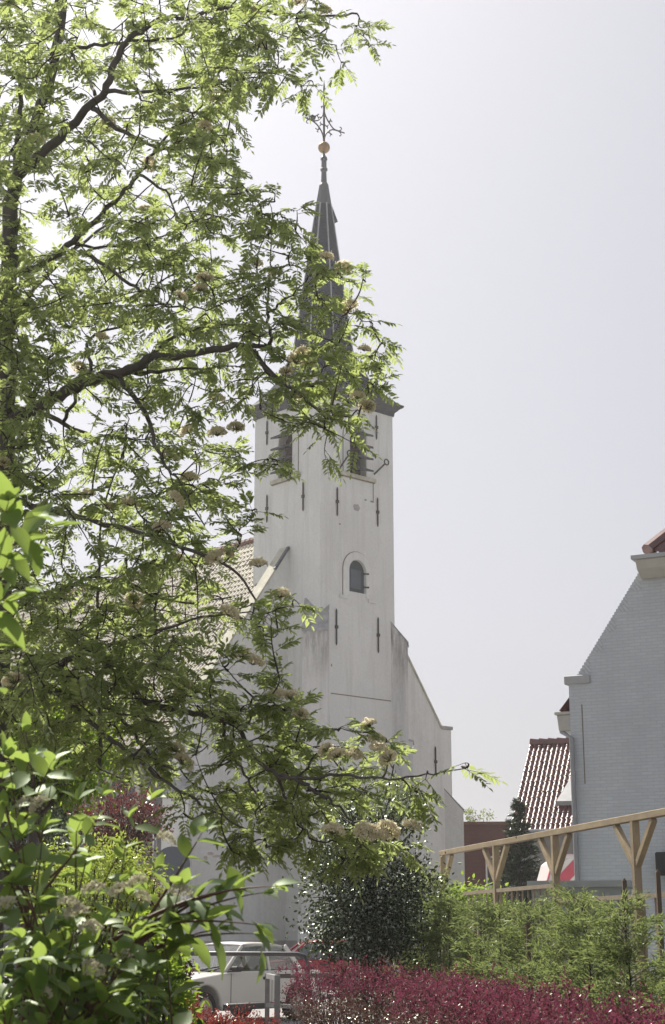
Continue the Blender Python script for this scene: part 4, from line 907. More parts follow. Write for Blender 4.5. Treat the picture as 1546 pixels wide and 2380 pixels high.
# ------------------------------------------------------------------ rowan tree in the left foreground
def rowan():
    global RNG
    RNG = np.random.default_rng(21); rs_ = random.Random(21)
    base = at(-5, 1600, 9.0); root = empty('rowan_tree', Vector((base.x, base.y, 0)))
    tag(root, 'flowering rowan tree with feathery leaves filling the left half of the photo', 'tree')
    br = []                                       # (name, [(u, v, Y)], r0, r1)
    br.append(('trunk', [(-30,2700,9.0),(-25,2000,9.0),(-8,1600,9.0),(-2,1250,9.0),(8,1050,9.0),(14,850,9.0),(18,650,9.0),(25,500,9.05),(42,400,9.05),(88,270,9.1),(125,150,9.15),(150,0,9.2),(165,-120,9.2),(175,-260,9.2)], 0.095, 0.018))
    br.append(('branch', [(22,425,9.05),(55,395,9),(100,355,8.95),(150,310,8.9),(200,255,8.85),(245,215,8.8),(260,165,8.8),(285,110,8.8),(325,75,8.75),(365,48,8.7),(400,40,8.7),(430,42,8.7),(520,20,8.6),(640,30,8.5),(760,40,8.5),(830,30,8.5)], 0.036, 0.006))
    br.append(('branch', [(245,215,8.8),(300,215,8.7),(370,210,8.7),(460,205,8.6),(510,195,8.6),(600,180,8.5)], 0.016, 0.004))
    br.append(('branch', [(215,250,8.85),(260,290,8.7),(310,315,8.7),(360,340,8.6),(420,350,8.5),(500,330,8.5)], 0.018, 0.004))
    br.append(('branch', [(222,222,8.85),(200,175,9.1),(170,130,9.2),(155,100,9.3),(130,30,9.4)], 0.012, 0.005))
    br.append(('branch', [(150,120,9.1),(220,105,9.1),(300,98,9),(400,88,8.9),(480,45,8.8),(560,60,8.7),(700,90,8.6),(780,105,8.5)], 0.014, 0.003))
    br.append(('branch', [(20,640,9),(80,620,8.9),(155,575,8.8),(220,515,8.7),(280,455,8.6),(320,410,8.6),(355,358,8.6),(400,300,8.6),(450,270,8.6)], 0.026, 0.005))
    br.append(('branch', [(322,410,8.6),(370,430,8.5),(395,460,8.5),(420,520,8.5),(480,500,8.4)], 0.010, 0.003))
    br.append(('branch', [(165,565,8.8),(220,575,8.9),(300,568,9),(400,540,9),(520,500,9)], 0.012, 0.003))
    br.append(('branch', [(150,-40,9.2),(135,0,9.3),(100,80,9.35),(60,120,9.4),(50,200,9.4),(45,280,9.4),(35,400,9.2)], 0.014, 0.016))
    br.append(('branch', [(15,985,9),(80,948,8.9),(115,933,8.85),(165,903,8.8),(215,880,8.75),(275,868,8.7),(320,850,8.65),(350,833,8.6),(430,823,8.5),(520,808,8.4),(560,804,8.4),(590,818,8.35),(636,875,8.3),(688,912,8.2),(737,950,8.2),(763,970,8.1),(816,969,8.1)], 0.044, 0.005))
    br.append(('branch', [(275,868,8.7),(350,865,8.8),(420,858,8.8),(480,855,8.8),(560,850,8.7)], 0.018, 0.003))
    br.append(('branch', [(320,850,8.65),(365,815,8.8),(400,785,8.9),(470,765,8.9),(560,752,8.9),(620,730,8.8)], 0.018, 0.004))
    br.append(('branch', [(560,804,8.4),(615,806,8.4),(630,785,8.4),(622,738,8.4),(640,713,8.3),(665,693,8.3),(720,645,8.2),(760,620,8.2)], 0.016, 0.003))
    br.append(('branch', [(622,738,8.4),(628,650,8.5),(630,560,8.5),(632,470,8.5)], 0.008, 0.002))
    br.append(('branch', [(275,873,8.7),(310,923,8.6),(345,973,8.5),(360,1030,8.4),(385,1080,8.4),(405,1104,8.4),(435,1156,8.3),(470,1220,8.3)], 0.018, 0.004))
    br.append(('branch', [(205,885,8.75),(210,833,8.9),(205,790,9),(300,753,9),(370,735,9),(440,723,9)], 0.014, 0.003))
    br.append(('branch', [(185,585,8.8),(240,613,8.7),(300,658,8.6),(350,693,8.5),(385,710,8.5),(430,713,8.4),(480,718,8.4),(560,690,8.3)], 0.014, 0.003))
    br.append(('branch', [(150,978,9),(175,930,8.9),(197,890,8.8)], 0.012, 0.010))
    br.append(('branch', [(590,818,8.35),(660,900,8.5),(700,880,8.5),(760,800,8.4),(800,735,8.4)], 0.008, 0.002))
    br.append(('branch', [(-5,1610,9),(75,1581,8.6),(130,1551,8.5),(175,1526,8.4),(225,1503,8.4),(260,1496,8.4),(380,1460,8.3),(500,1430,8.3),(600,1420,8.2)], 0.024, 0.003))
    br.append(('branch', [(-10,1660,9),(60,1609,8.5),(115,1611,8.4),(170,1644,8.3),(210,1679,8.2),(265,1724,8.1),(315,1764,8.1),(375,1809,8),(440,1849,7.9),(500,1889,7.9),(555,1919,7.8)], 0.022, 0.004))
    br.append(('branch', [(130,1605,8.4),(215,1629,8.4),(300,1684,8.4),(325,1724,8.3),(360,1769,8.3),(395,1789,8.2),(425,1779,8.2),(480,1734,8.2)], 0.014, 0.003))
    br.append(('branch', [(225,1520,8.4),(300,1600,8.4),(370,1644,8.3),(425,1654,8.2),(480,1664,8.1),(545,1685,8),(600,1764,7.9),(645,1802,7.8),(690,1806,7.7),(788,1800,7.6),(850,1808,7.5),(930,1806,7.5),(1010,1800,7.4),(1088,1778,7.4)], 0.022, 0.0025))
    br.append(('branch', [(520,1675,8.05),(525,1719,8.1),(560,1784,8.1),(590,1834,8.1),(610,1874,8.1)], 0.011, 0.004))
    br.append(('branch', [(645,1802,7.8),(698,1815,7.7),(728,1836,7.7),(761,1857,7.6),(788,1875,7.6),(818,1905,7.6),(848,1932,7.5),(930,1940,7.5)], 0.012, 0.003))
    br.append(('branch', [(645,1804,7.8),(665,1849,7.9),(700,1909,7.9),(720,1950,7.9)], 0.010, 0.003))
    br.append(('branch', [(5,1150,9),(80,1180,8.6),(180,1200,8.4),(300,1230,8.3),(420,1270,8.2),(520,1310,8.2),(580,1370,8.2),(610,1440,8.2)], 0.022, 0.004))
    br.append(('branch', [(0,1350,9),(110,1380,9.2),(220,1340,9.3),(320,1370,9.3),(420,1400,9.2),(540,1390,9)], 0.020, 0.004))
    br.append(('branch', [(230,1790,9),(225,1500,9),(230,1300,9),(240,1180,9),(290,1040,9),(298,960,9)], 0.012, 0.003))
    br.append(('branch', [(360,1560,8.8),(365,1420,8.8),(385,1290,8.8),(400,1180,8.8)], 0.010, 0.003))
    br.append(('branch', [(18,700,9),(-80,560,9.2),(-180,430,9.4),(-300,250,9.5)], 0.03, 0.006))
    br.append(('branch', [(8,1050,9),(-100,950,9.2),(-220,860,9.3),(-350,800,9.4)], 0.03, 0.006))
    br.append(('branch', [(14,800,9),(60,700,9.9),(150,600,10.5),(250,520,11),(360,420,11.3)], 0.03, 0.004))
    br.append(('branch', [(10,1000,9),(80,960,9.8),(200,1010,10.3),(330,1120,10.6),(440,1250,10.8)], 0.028, 0.004))
    nodes = []
    for nm, pts, r0, r1 in br:
        P = [at(*p) for p in pts]
        if nm == 'trunk': P[0].z = -0.05
        n = len(P); sub = []
        for i in range(n-1):                       # Catmull-Rom
            p0, p1, p2, p3 = P[max(i-1,0)], P[i], P[i+1], P[min(i+2,n-1)]
            for k in range(4):
                t = k/4; sub.append(0.5*((2*p1) + (p2-p0)*t + (2*p0-5*p1+4*p2-p3)*t*t + (3*p1-p0-3*p2+p3)*t**3))
        sub.append(P[-1]); m_ = len(sub)
        rr_ = [r0 + (r1-r0)*(i/(m_-1))**0.8 for i in range(m_)]
        sub = [p + Vector((rs_.gauss(0,1), rs_.gauss(0,1), rs_.gauss(0,1)))*0.006 for p in sub]
        local(MB().tube(sub, rr_, 8).build(nm, M['bark'], None, smooth=True, fix=False), root)
        nodes += [(p, r) for p, r in zip(sub, rr_)]
    NP = np.array([p for p, r in nodes])
    grid = """7634365777655210
7643454678753110
5544442577631000
5633255566520000
6543356764000000
6545336773000000
6445413674000000
5214522575000000
5234556553330000
5223555663430000
7456556664436400
8555556666535200
8655465565521310
8624445434533330
8723545554445630
8632254443355300
7521315421035620
7634314553102300
7545235531000000
6556666652000000
6542567531000000
5432456632000000
5455665532000000
6666665432300000
7777666543400000
7777777640000000
7667776532300000
5555656666560000
3445454556675000
1222355345666643
0000013443466544
0000001345664322
0000000025565465
0000000002100410"""
    tw = MB(); LP, LD, LN, LL = [], [], [], []; flowers = []
    todo = []
    S0 = np.zeros((40000, 3)); S0[:len(NP)] = NP; cnt = [len(NP)]
    def spray(p, nl):
        todo.append((float(((NP - np.array(p))**2).sum(1).min()), len(todo), p, nl)); return p, None
    def grow(p, nl):
        k = int(np.argmin(((S0[:cnt[0]] - np.array(p))**2).sum(1))); q = Vector(S0[k]); dv = p - q
        if dv.length > 0.6: q = p - dv.normalized()*rs_.uniform(0.4, 0.6)
        pts = bez(q, p, (rs_.uniform(-.05,.05), rs_.uniform(-.08,.08), -0.10*dv.length + rs_.uniform(-.03,.06)), 6)
        tw.tube(pts, [0.0055 - 0.0006*i for i in range(7)], 4, False)
        for t_ in pts[2:]: S0[cnt[0]] = t_; cnt[0] += 1
        td = (pts[-1]-pts[-3]).normalized()
        for j in range(nl):
            t = pts[-1 - (j*2 % 5)] if j > 1 else pts[-1]
            az = rs_.uniform(0, 2*math.pi)
            d = Vector((math.cos(az), math.sin(az)*0.9, rs_.uniform(-0.55, 0.45))) + td*0.8
            LP.append(t); LD.append(d.normalized()); LN.append((Vector((rs_.gauss(0,.35), rs_.gauss(0,.35), 1))).normalized()); LL.append(rs_.uniform(0.105, 0.165))
        return pts[-1], td
    cell = 60
    rows = grid.split('\n')
    for ry, row in enumerate(rows):
        row = row.strip()
        for rx in range(-4, len(row)):
            dnum = int(row[rx]) if rx >= 0 else (4 if ry < 26 else 0)
            n_ = dnum*(0.72 if ry < 23 else 0.64)*(dnum/7)**0.6*(1.22 if rx < 6 else 1.0) * (1.0 if rx >= 0 else 0.6); n_ = int(n_) + (rs_.random() < n_ - int(n_))
            for _ in range(n_):
                u = (rx + rs_.random())*cell - (12 if rx > 8 else 0); v = (ry + rs_.random())*cell - 6
                Y = rs_.triangular(7.6, 10.6, 8.7) if v < 1500 else rs_.triangular(7.2, 9.6, 8.1)
                if u > 560: Y = rs_.uniform(7.7, 8.8)
                p, td = spray(at(u, v, Y), rs_.choice((4, 5, 5, 6)))
                if rs_.random() < 0.016: flowers.append(p)
    for rx in range(-3, 13):                       # crown above the frame
        for _ in range(3): spray(at((rx+rs_.random())*60, -rs_.random()*240, rs_.uniform(7.8, 10.4)), 4)
    # outlying tips that the photograph shows against sky and church
    for u, v, Y in ((852,100,8.5),(835,70,8.5),(790,140,8.5),(720,190,8.5),(705,205,8.5),(632,460,8.5),(660,510,8.5),(600,500,8.5),(845,645,8.2),(820,720,8.4),(860,750,8.4),(875,830,8.3),(880,850,8.2),(860,905,8.2),
                    (625,1070,8.4),(640,1085,8.4),(585,1180,8.3),(560,1235,8.3),(625,1430,8.2),(600,1465,8.2),(690,1400,8.2),(640,1575,8.1),(650,1560,8.1),(1085,1775,7.4),(1095,1785,7.4),(1000,1800,7.4),(960,1840,7.5),(975,1850,7.5),
                    (870,1690,7.6),(890,1720,7.6),(800,1690,7.7),(580,1965,7.9),(610,1960,7.9),(690,1950,7.9),(560,1950,7.9),(840,1990,7.5),(850,1975,7.5),(235,1010,9),(265,1000,9),(285,1085,9)):
        for _ in range(2 if u < 1000 else 1): spray(at(u + rs_.uniform(-12,12), v + rs_.uniform(-12,12), Y), 3 if u < 1000 else 2)
    for u, v, Y in ((760,605,8.2),(800,630,8.2),(745,640,8.2),(820,725,8.4),(700,830,8.3),(720,850,8.3),(690,860,8.3),(850,830,8.3),(660,880,8.3),(700,930,8.3),(830,930,8.2),(850,960,8.2),(570,640,8.6),(590,625,8.6),(470,680,8.5),(480,660,8.5),
                    (420,705,8.4),(440,1010,8.4),(500,1020,8.4),(545,1005,8.4),(400,1170,8.3),(500,1310,8.2),(530,1300,8.2),(600,1330,8.2),(650,1400,8.2),(530,1445,8.2),(560,1540,8.1),(590,1560,8.1),(640,1630,8),(680,1640,8),(700,1670,7.9),
                    (860,1700,7.6),(870,1730,7.6),(760,1760,7.6),(790,1765,7.6),(820,1770,7.6),(900,1780,7.5),(880,1750,7.5),(770,1950,7.5),(880,1950,7.5),(850,1955,7.5),(900,1945,7.5),(960,1938,7.5),(420,1790,8.2),(400,1760,8.2),(300,1180,8.6),(200,1170,8.6),
                    (600,40,8.6),(690,20,8.5),(760,30,8.5),(590,50,8.6),(470,300,8.6),(250,300,8.9),(510,240,8.6),(620,110,8.6),(230,790,8.9)):
        flowers.append(at(u + rs_.uniform(-6,6), v + rs_.uniform(-6,6), Y - 0.05))
    for _, _, p, nl in sorted(todo, key=lambda t: t[:2]): grow(p, nl)
    # leaves
    P = np.array(LP); Dv = np.array(LD); Nv = np.array(LN); L_ = np.array(LL)[:, None]; n = len(P)
    S_ = nrm(np.cross(Dv, Nv)); N_ = nrm(np.cross(S_, Dv)); parts = []
    droop = RNG.uniform(0.05, 0.45, (n, 1))
    def rach(t): return P + Dv*L_*t + np.array([[0,0,-1]])*L_*droop*(t*t)
    NPAIR = 6
    for j in range(NPAIR):
        t = 0.28 + 0.66*j/NPAIR; sz = (0.75 + 0.5*math.sin(math.pi*(0.25+0.6*j/NPAIR)))
        for sg_ in (-1, 1):
            fall = RNG.uniform(-0.15, 0.55, (n, 1))
            d = Dv*0.55 + S_*sg_*0.83 - N_*fall + RNG.normal(0, 0.10, (n, 3))
            parts.append(leaf6(rach(t), d, N_ + RNG.normal(0, 0.15, (n, 3)), L_[:, 0]*0.27*sz, L_[:, 0]*0.096*sz, 0.15, 0.15))
    parts.append(leaf6(rach(0.97), Dv + np.array([[0,0,-0.3]]), N_, L_[:, 0]*0.27, L_[:, 0]*0.098, 0.15, 0.15))
    V, F_ = joinm(parts); local(np_mesh('crown', V, F_, M['rowan']), root)
    for i in range(n):                              # leaf stalks
        a = P[i]; b = rach(0.55)[i] if False else P[i] + Dv[i]*LL[i]*0.55 - np.array([0,0,1])*LL[i]*droop[i]*0.3; c = P[i] + Dv[i]*LL[i]*0.97 - np.array([0,0,1])*LL[i]*droop[i]*0.94
        tw.tube([a, b, c], [0.0016, 0.0013, 0.0008], 3, False)
    local(tw.build('twigs', M['twig'], None, fix=False), root)
    # flower clusters: domed corymbs on branching stalks
    def corymb(seed):
        r_ = np.random.default_rng(seed); k = 380; a = r_.uniform(0, 2*np.pi, k); q = np.sqrt(r_.random(k))*0.056
        C_ = np.stack([q*np.cos(a), q*np.sin(a), 0.045 - 9*q*q + r_.normal(0, 0.007, k)], 1)
        Vs, Fs = [], []
        for c in C_:
            for h in range(2):
                d = nrm(r_.normal(size=(1, 3)))[0]; e = nrm(np.cross(d, r_.normal(size=3))[None])[0]; s = r_.uniform(0.004, 0.0075)
                b = len(Vs); Vs += [c + d*s, c + e*s, c - d*s, c - e*s]; Fs.append((b, b+1, b+2, b+3))
        return np.array(Vs), np.array(Fs), C_
    datas = []
    for s in range(4):
        V, F_, C_ = corymb(s); o = np_mesh('flower_cluster', V, F_, M['floret']); stm = MB()
        for c in C_[::14]: stm.tube([(0,0,0.0), (c[0]*.5, c[1]*.5, 0.01), tuple(c)], [0.0016, 0.0012, 0.0008], 3, False)
        so = stm.build('flower_stalks', M['greenstalk'], None, fix=False); datas.append((o.data, so.data)); bpy.data.objects.remove(o); bpy.data.objects.remove(so)
    for i, p in enumerate(flowers[:98]):
        d1, d2 = datas[i % 4]; o = bpy.data.objects.new('flower_cluster', d1); COL.objects.link(o); o.parent = root
        o.location = p - root.location + Vector((0,0,0.02)); o.rotation_euler = (rs_.gauss(0,.35), rs_.gauss(0,.35), rs_.uniform(0,6)); s_ = rs_.uniform(0.65, 1.05); o.scale = (s_, s_, s_)
        q = bpy.data.objects.new('flower_stalks', d2); COL.objects.link(q); q.parent = o
    print('rowan leaves', n, 'flowers', len(flowers))
rowan()

# ------------------------------------------------------------------ dogwood in the near left corner
def dogwood():
    global RNG
    RNG = np.random.default_rng(5); rs_ = random.Random(5)
    b = at(120, 2380, 4.1); root = empty('dogwood_shrub', Vector((b.x, b.y, 0))); tag(root, 'broad-leaved dogwood shrub with cream flower heads in the near left corner', 'shrub')
    tips = [(60,1700,4.2),(125,1790,4.1),(20,1760,4.0),(180,1860,4.1),(240,1850,4.3),(300,1900,4.2),(350,1860,4.3),(470,1935,4.1),(420,2060,4.0),(480,2080,4.1),(540,2070,4.1),(610,2075,4.1),(640,2060,4.0),
            (600,2150,4.0),(590,2170,4.1),(510,2160,4.1),(360,2020,4.2),(300,2080,4.0),(100,1930,3.9),(50,1950,3.9),(10,1880,3.9),(30,2050,3.8),(90,2100,3.7),
            (170,2160,3.8),(240,2150,3.9),(310,2170,3.9),(380,2160,4.0),(340,2260,3.9),(270,2240,3.8),(200,2230,3.8),(120,2210,3.7),(50,2180,3.6),(10,2240,3.6),(80,2290,3.6),(160,2310,3.7),(230,2320,3.8),(100,2380,3.6),(30,2340,3.5),
            (180,2390,3.7),(280,2330,4.1),(60,2010,4.4),(330,2120,4.5)]
    sprig = [(20,1165,3.2),(85,1200,3.2),(70,1260,3.3),(20,1300,3.2),(120,1225,3.25),(10,1400,3.3),(60,1370,3.3)]
    st = MB(); LP, LD, LN, LL, LW, LC = [], [], [], [], [], []; fl = []
    def leaf(p, d, l):
        LP.append(p); LD.append(d.normalized()); LN.append(Vector((rs_.gauss(0,.3), rs_.gauss(0,.3)-0.15, 1)).normalized()); LL.append(l); LW.append(l*rs_.uniform(0.46, 0.58)); LC.append(rs_.uniform(0.05, 0.4))
    def shoot(b0, tip, nn, l0, r0):
        dv = tip - b0; bend = Vector((rs_.uniform(-.06,.06), rs_.uniform(-.06,.06), 0.14*dv.length)); n = 12
        pts = bez(b0, tip, bend, n); st.tube(pts, [r0*(1-0.07*i) for i in range(n+1)], 6, False)
        d = (pts[-1]-pts[-2]).normalized(); side0 = d.cross(Vector((0,0,1)));
        side0 = side0.normalized() if side0.length > .1 else Vector((1,0,0)); up0 = side0.cross(d)
        for k in range(nn):                          # opposite pairs, each turned by a right angle
            f = 1 - k*0.11/max(dv.length, .4); 
            if f < 0.25: break
            x = f*n; i = int(min(x, n-1)); p = pts[i] + (pts[i+1]-pts[i])*(x-i)
            a = k*math.pi/2 + rs_.uniform(-.4,.4)
            for sg in (-1, 1):
                s = (side0*math.cos(a) + up0*math.sin(a))*sg
                leaf(p, s*0.85 + d*(0.75 - 0.12*k) + Vector((0,0,-0.10)), l0*rs_.uniform(0.75, 1.15)*(0.7 if k == 0 else 1))
        leaf(pts[-1], d + Vector((.2,0,.1)), l0*0.6)
        return pts
    for (u, v, Y) in tips:
        tip = at(u, v, Y); b0 = Vector((b.x + rs_.uniform(-.4,.35), b.y + rs_.uniform(-.2,.3), 0.45 + rs_.random()*0.3))
        if u > 430: b0 = at(rs_.uniform(240, 340), rs_.uniform(2170, 2290), 4.05)
        pts = shoot(b0, tip, rs_.choice((5,6,7)) if u < 100 else (4 if u < 400 else 3), rs_.uniform(0.075, 0.10), 0.007)
        for _ in range(2 if u < 120 or v > 2100 and u < 380 else 0):
            k = rs_.randint(7, 10); q = pts[k]; t2 = q + (pts[k+1]-pts[k]).normalized()*rs_.uniform(.1,.22) + Vector((rs_.uniform(-.16,.16), rs_.uniform(-.16,.16), rs_.uniform(-.05,.12)))
            shoot(q, t2, 3, rs_.uniform(0.065, 0.09), 0.004)
        if rs_.random() < 0.2: fl.append(tip + Vector((rs_.uniform(-.03,.03), -0.03, 0.015)))
    b1 = at(-90, 2000, 3.3); b1.z = 0.3
    mp_ = shoot(b1, at(-25, 1330, 3.3), 4, 0.09, 0.009)
    for (u, v, Y) in sprig: q = at(-45 + rs_.uniform(-10,10), v + 120, 3.3); shoot(q, at(u, v, Y), 2, rs_.uniform(0.075, 0.10), 0.004)
    # a few leaves hang apart, as the photograph shows on the right-hand sprays
    for u, v, dx, dz, Y in ((630,2065,0.06,0.03,4.0),(480,2055,0.08,0.02,4.1),(505,2110,0.08,-.03,4.1),(560,2080,-.03,.07,4.1),(585,2140,.05,-.06,4.0),(530,2130,-.06,.05,4.1),(455,1955,.07,-.0,4.1),(450,1945,.02,.07,4.1),(605,2205,.02,-.09,4.0)):
        p = at(u, v, Y); leaf(p, Vector((dx, rs_.uniform(-.04,.04), dz)), 0.08)
    V, F_ = leaf_fine(np.array(LP), np.array(LD), np.array(LN), np.array(LL), np.array(LW), 0.14, np.array(LC))
    local(np_mesh('foliage', V, F_, M['dogleaf'], None, True), root); local(st.build('stems', M['redtwig'], None, True, fix=False), root)
    fl += [at(u, v, Y) for u, v, Y in ((60,1870,3.9),(95,1875,3.9),(320,2055,3.9),(180,2130,3.7),(160,2110,3.7),(210,2165,3.7),(385,1955,4.1),(420,2080,4.0),(330,2090,3.9),(220,2075,3.8),(95,2310,3.6),(215,2260,3.7),(280,2075,3.9),(15,2110,3.7))]
    r_ = np.random.default_rng(3); me = None
    for p in fl[-15:]:
        if me is None:
            Vs, Fs = [], []
            for _ in range(130):
                a = r_.uniform(0, 2*np.pi); q = math.sqrt(r_.random())*0.026; c = np.array([q*math.cos(a), q*math.sin(a), 0.018 - 14*q*q + r_.normal(0, .003)])
                for h in range(2):
                    d = nrm(r_.normal(size=(1,3)))[0]; e = nrm(np.cross(d, r_.normal(size=3))[None])[0]; s = r_.uniform(.002, .0042); i = len(Vs)
                    Vs += [c+d*s, c+e*s, c-d*s, c-e*s]; Fs.append((i,i+1,i+2,i+3))
            o = np_mesh('flower_head', np.array(Vs), np.array(Fs), M['dogflower']); me = o.data
        else: o = bpy.data.objects.new('flower_head', me); COL.objects.link(o)
        o.parent = root; o.location = p - root.location; o.rotation_euler = (rs_.gauss(0,.4), rs_.gauss(0,.4), rs_.uniform(0,6)); s = rs_.uniform(.8,1.2); o.scale = (s,s,s)
    print('dogwood leaves', len(LP))
dogwood()

# ------------------------------------------------------------------ shrubs and trees behind
def B(name, label, cat, u, v, Y, ru, rv, ry, **k):
    c = at(u, v, Y); kk = Y/3750
    return bush(name, label, cat, (c.x, c.y, 0), (c.x, c.y, c.z), (ru*kk, ry, rv*kk), **k)
B('golden_shrub', 'golden-leaved shrub glowing in sun behind the dogwood, below the purple tree', 'shrub', 225, 2085, 12.5, 135, 145, 0.45, nclump=170, nleaf=55, ll=0.035, lw=0.014, m=M['golden'], stem_m=M['twig'], seed=31, upb=0.4)
B('leafy_shrub', 'bright green leafy shrub beside the dogwood, left of the white car', 'shrub', 330, 2360, 9.0, 100, 190, 0.3, nclump=120, nleaf=34, ll=0.055, lw=0.022, m=M['fresh'], stem_m=M['twig'], seed=32, upb=0.4)
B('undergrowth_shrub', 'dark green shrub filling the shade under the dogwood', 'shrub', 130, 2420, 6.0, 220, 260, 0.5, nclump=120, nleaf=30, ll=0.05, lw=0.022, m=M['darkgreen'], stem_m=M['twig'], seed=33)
B('purple_tree', 'small purple-leaved plum tree in front of the church side wall', 'tree', 285, 1915, 24, 95, 85, 0.6, nclump=130, nleaf=46, ll=0.045, lw=0.024, m=M['plum'], stem_m=M['twig'], seed=34, trunk=(2.3, 0.06), tname='trunk', fname='crown', spread=0.2)
B('purple_shrub', 'small purple shrub at the nose of the white car', 'shrub', 412, 2275, 22, 30, 75, 0.25, nclump=60, nleaf=34, ll=0.04, lw=0.022, m=M['plum'], stem_m=M['twig'], seed=35)
B('purple_shrub', 'purple sprig between the round sign and the golden shrub', 'shrub', 350, 2080, 22, 40, 70, 0.25, nclump=60, nleaf=24, ll=0.04, lw=0.022, m=M['plum'], stem_m=M['twig'], seed=36)
B('broadleaf_tree', 'bright yellow-green tree behind the rowan at the left edge', 'tree', 85, 1725, 15, 190, 140, 0.8, nclump=240, nleaf=56, ll=0.06, lw=0.028, m=M['fresh'], stem_m=M['bark'], seed=37, trunk=(2.6, 0.07), tname='trunk', fname='crown', spread=0.2)
B('garden_tree', 'dull green tree behind the purple tree, left of the church', 'tree', 60, 1950, 27, 170, 190, 1.0, nclump=190, nleaf=50, ll=0.09, lw=0.05, m=M['darkgreen'], stem_m=M['bark'], seed=38, trunk=(2.2, 0.09), tname='trunk', fname='crown', spread=0.2)
B('sparse_treetop', 'thin feathery treetop rising above the flat brown roof', 'tree', 1112, 1915, 80, 38, 40, 0.8, nclump=26, nleaf=16, ll=0.16, lw=0.07, m=M['cypress'], stem_m=M['twig'], seed=39, trunk=(4.5, 0.08), tname='trunk', fname='crown', hollow=0.6, spread=0.16)
B('garden_shrub', 'leafy climbing shrub on the fence between holly and pergola', 'shrub', 1080, 2098, 30.5, 95, 30, 0.4, nclump=70, nleaf=34, ll=0.08, lw=0.05, m=M['fresh'], stem_m=M['twig'], seed=40, spread=0.5)
B('holly_bush', 'dark glossy holly bush on a short trunk behind the red hedge', 'shrub', 852, 2085, 20.5, 138, 160, 0.7, nclump=230, nleaf=62, ll=0.055, lw=0.03, m=M['holly'], stem_m=M['twig'], seed=41, trunk=(1.6, 0.055), tname='trunk', hollow=0.25, spread=0.2, upb=0.0)
B('holly_bush', 'open leggy holly with long bare shoots above the dark holly', 'shrub', 870, 1895, 20.9, 120, 95, 0.6, nclump=74, nleaf=40, ll=0.052, lw=0.026, m=M['holly_young'], stem_m=M['twig'], seed=42, trunk=(2.4, 0.035), tname='trunk', hollow=0.45, spread=0.17, upb=0.0)
B('fence_shrub', 'pale green shrub between the holly and the cypress hedge', 'shrub', 985, 2110, 22.5, 75, 80, 0.4, nclump=70, nleaf=40, ll=0.06, lw=0.022, m=M['cypress'], stem_m=M['twig'], seed=43, spread=0.25)

def cypress(px, py, h, w, seed, label, arch_=0.0):
    global RNG
    RNG = np.random.default_rng(seed); rs_ = random.Random(seed)
    root = empty('young_cypress', Vector((px, py, 0))); tag(root, label, 'shrub', 'young cypresses planted in a row')
    lean = rs_.uniform(-.12, .12); stem = bez((px, py, 0), (px+lean+arch_, py, h), (-arch_*0.6, 0, 0.25*abs(arch_)*h), 10)
    if arch_: stem.append(stem[-1] + Vector((0.12*(1 if arch_ > 0 else -1), 0, -0.10)))
    mb = MB(); mb.tube(stem, [0.017*(1-0.075*i) for i in range(len(stem))], 6)
    P, Dv = [], []
    for k in range(95):
        f = rs_.random()**1.15; f = 0.06 + 0.88*f; x = f*10; i = min(int(x), 9); b0 = stem[i] + (stem[i+1]-stem[i])*(x-i)
        az = rs_.uniform(0, 2*math.pi); ln = w*(1.05 - 0.72*f)*rs_.uniform(0.55, 1.15)
        d = Vector((math.cos(az), math.sin(az), rs_.uniform(0.35, 0.9))).normalized(); tip = b0 + d*ln + Vector((0,0,-0.12*ln))
        pts = bez(b0, tip, (0,0,0.10*ln), 5); mb.tube(pts, [0.004, .0035, .003, .0022, .0015, .001], 3, False)
        for q in range(int(34 + 95*ln)):
            t = 0.15 + 0.85*rs_.random(); x = t*5; i = min(int(x), 4); p = pts[i] + (pts[i+1]-pts[i])*(x-i)
            P.append(p + Vector((rs_.gauss(0,.035), rs_.gauss(0,.035), rs_.gauss(0,.025)))); dd = d + Vector((rs_.gauss(0,.55), rs_.gauss(0,.55), rs_.gauss(-.05,.4))); Dv.append(dd)
    P = np.array(P); Dv = nrm(np.array(Dv)); n = len(P)
    V, F_ = leaf6(P, Dv, rnd_dir(n, 1.0), RNG.uniform(.04, .09, n), RNG.uniform(.006, .013, n), 0.1, 0.25)
    local(np_mesh('foliage', V, F_, M['cypress']), root); local(mb.build('stem', M['twig'], None, fix=False), root)
ca, cb_ = at(985, 2200, 21.5), at(1700, 2200, 12.2)
names = ['farthest young cypress, beside the holly', 'young cypress second from the holly', 'young cypress under the second pergola brace', 'young cypress with two stakes near its stem', 'young cypress before the third pergola post',
         'young cypress whose bent leader arches over to the right', 'young cypress before the gap showing white wall', 'young cypress before the fourth pergola post', 'nearest young cypress at the right edge', 'young cypress just outside the right edge']
for i in range(10):
    f = i/9.0; f = f**0.9; p = ca + (cb_-ca)*f; hh = [2.05,2.0,1.98,2.0,1.95,2.0,1.85,1.95,1.6,1.8][i]
    cypress(p.x, p.y, hh, 0.84, 60+i, names[i], 0.3 if i == 5 else 0.0)
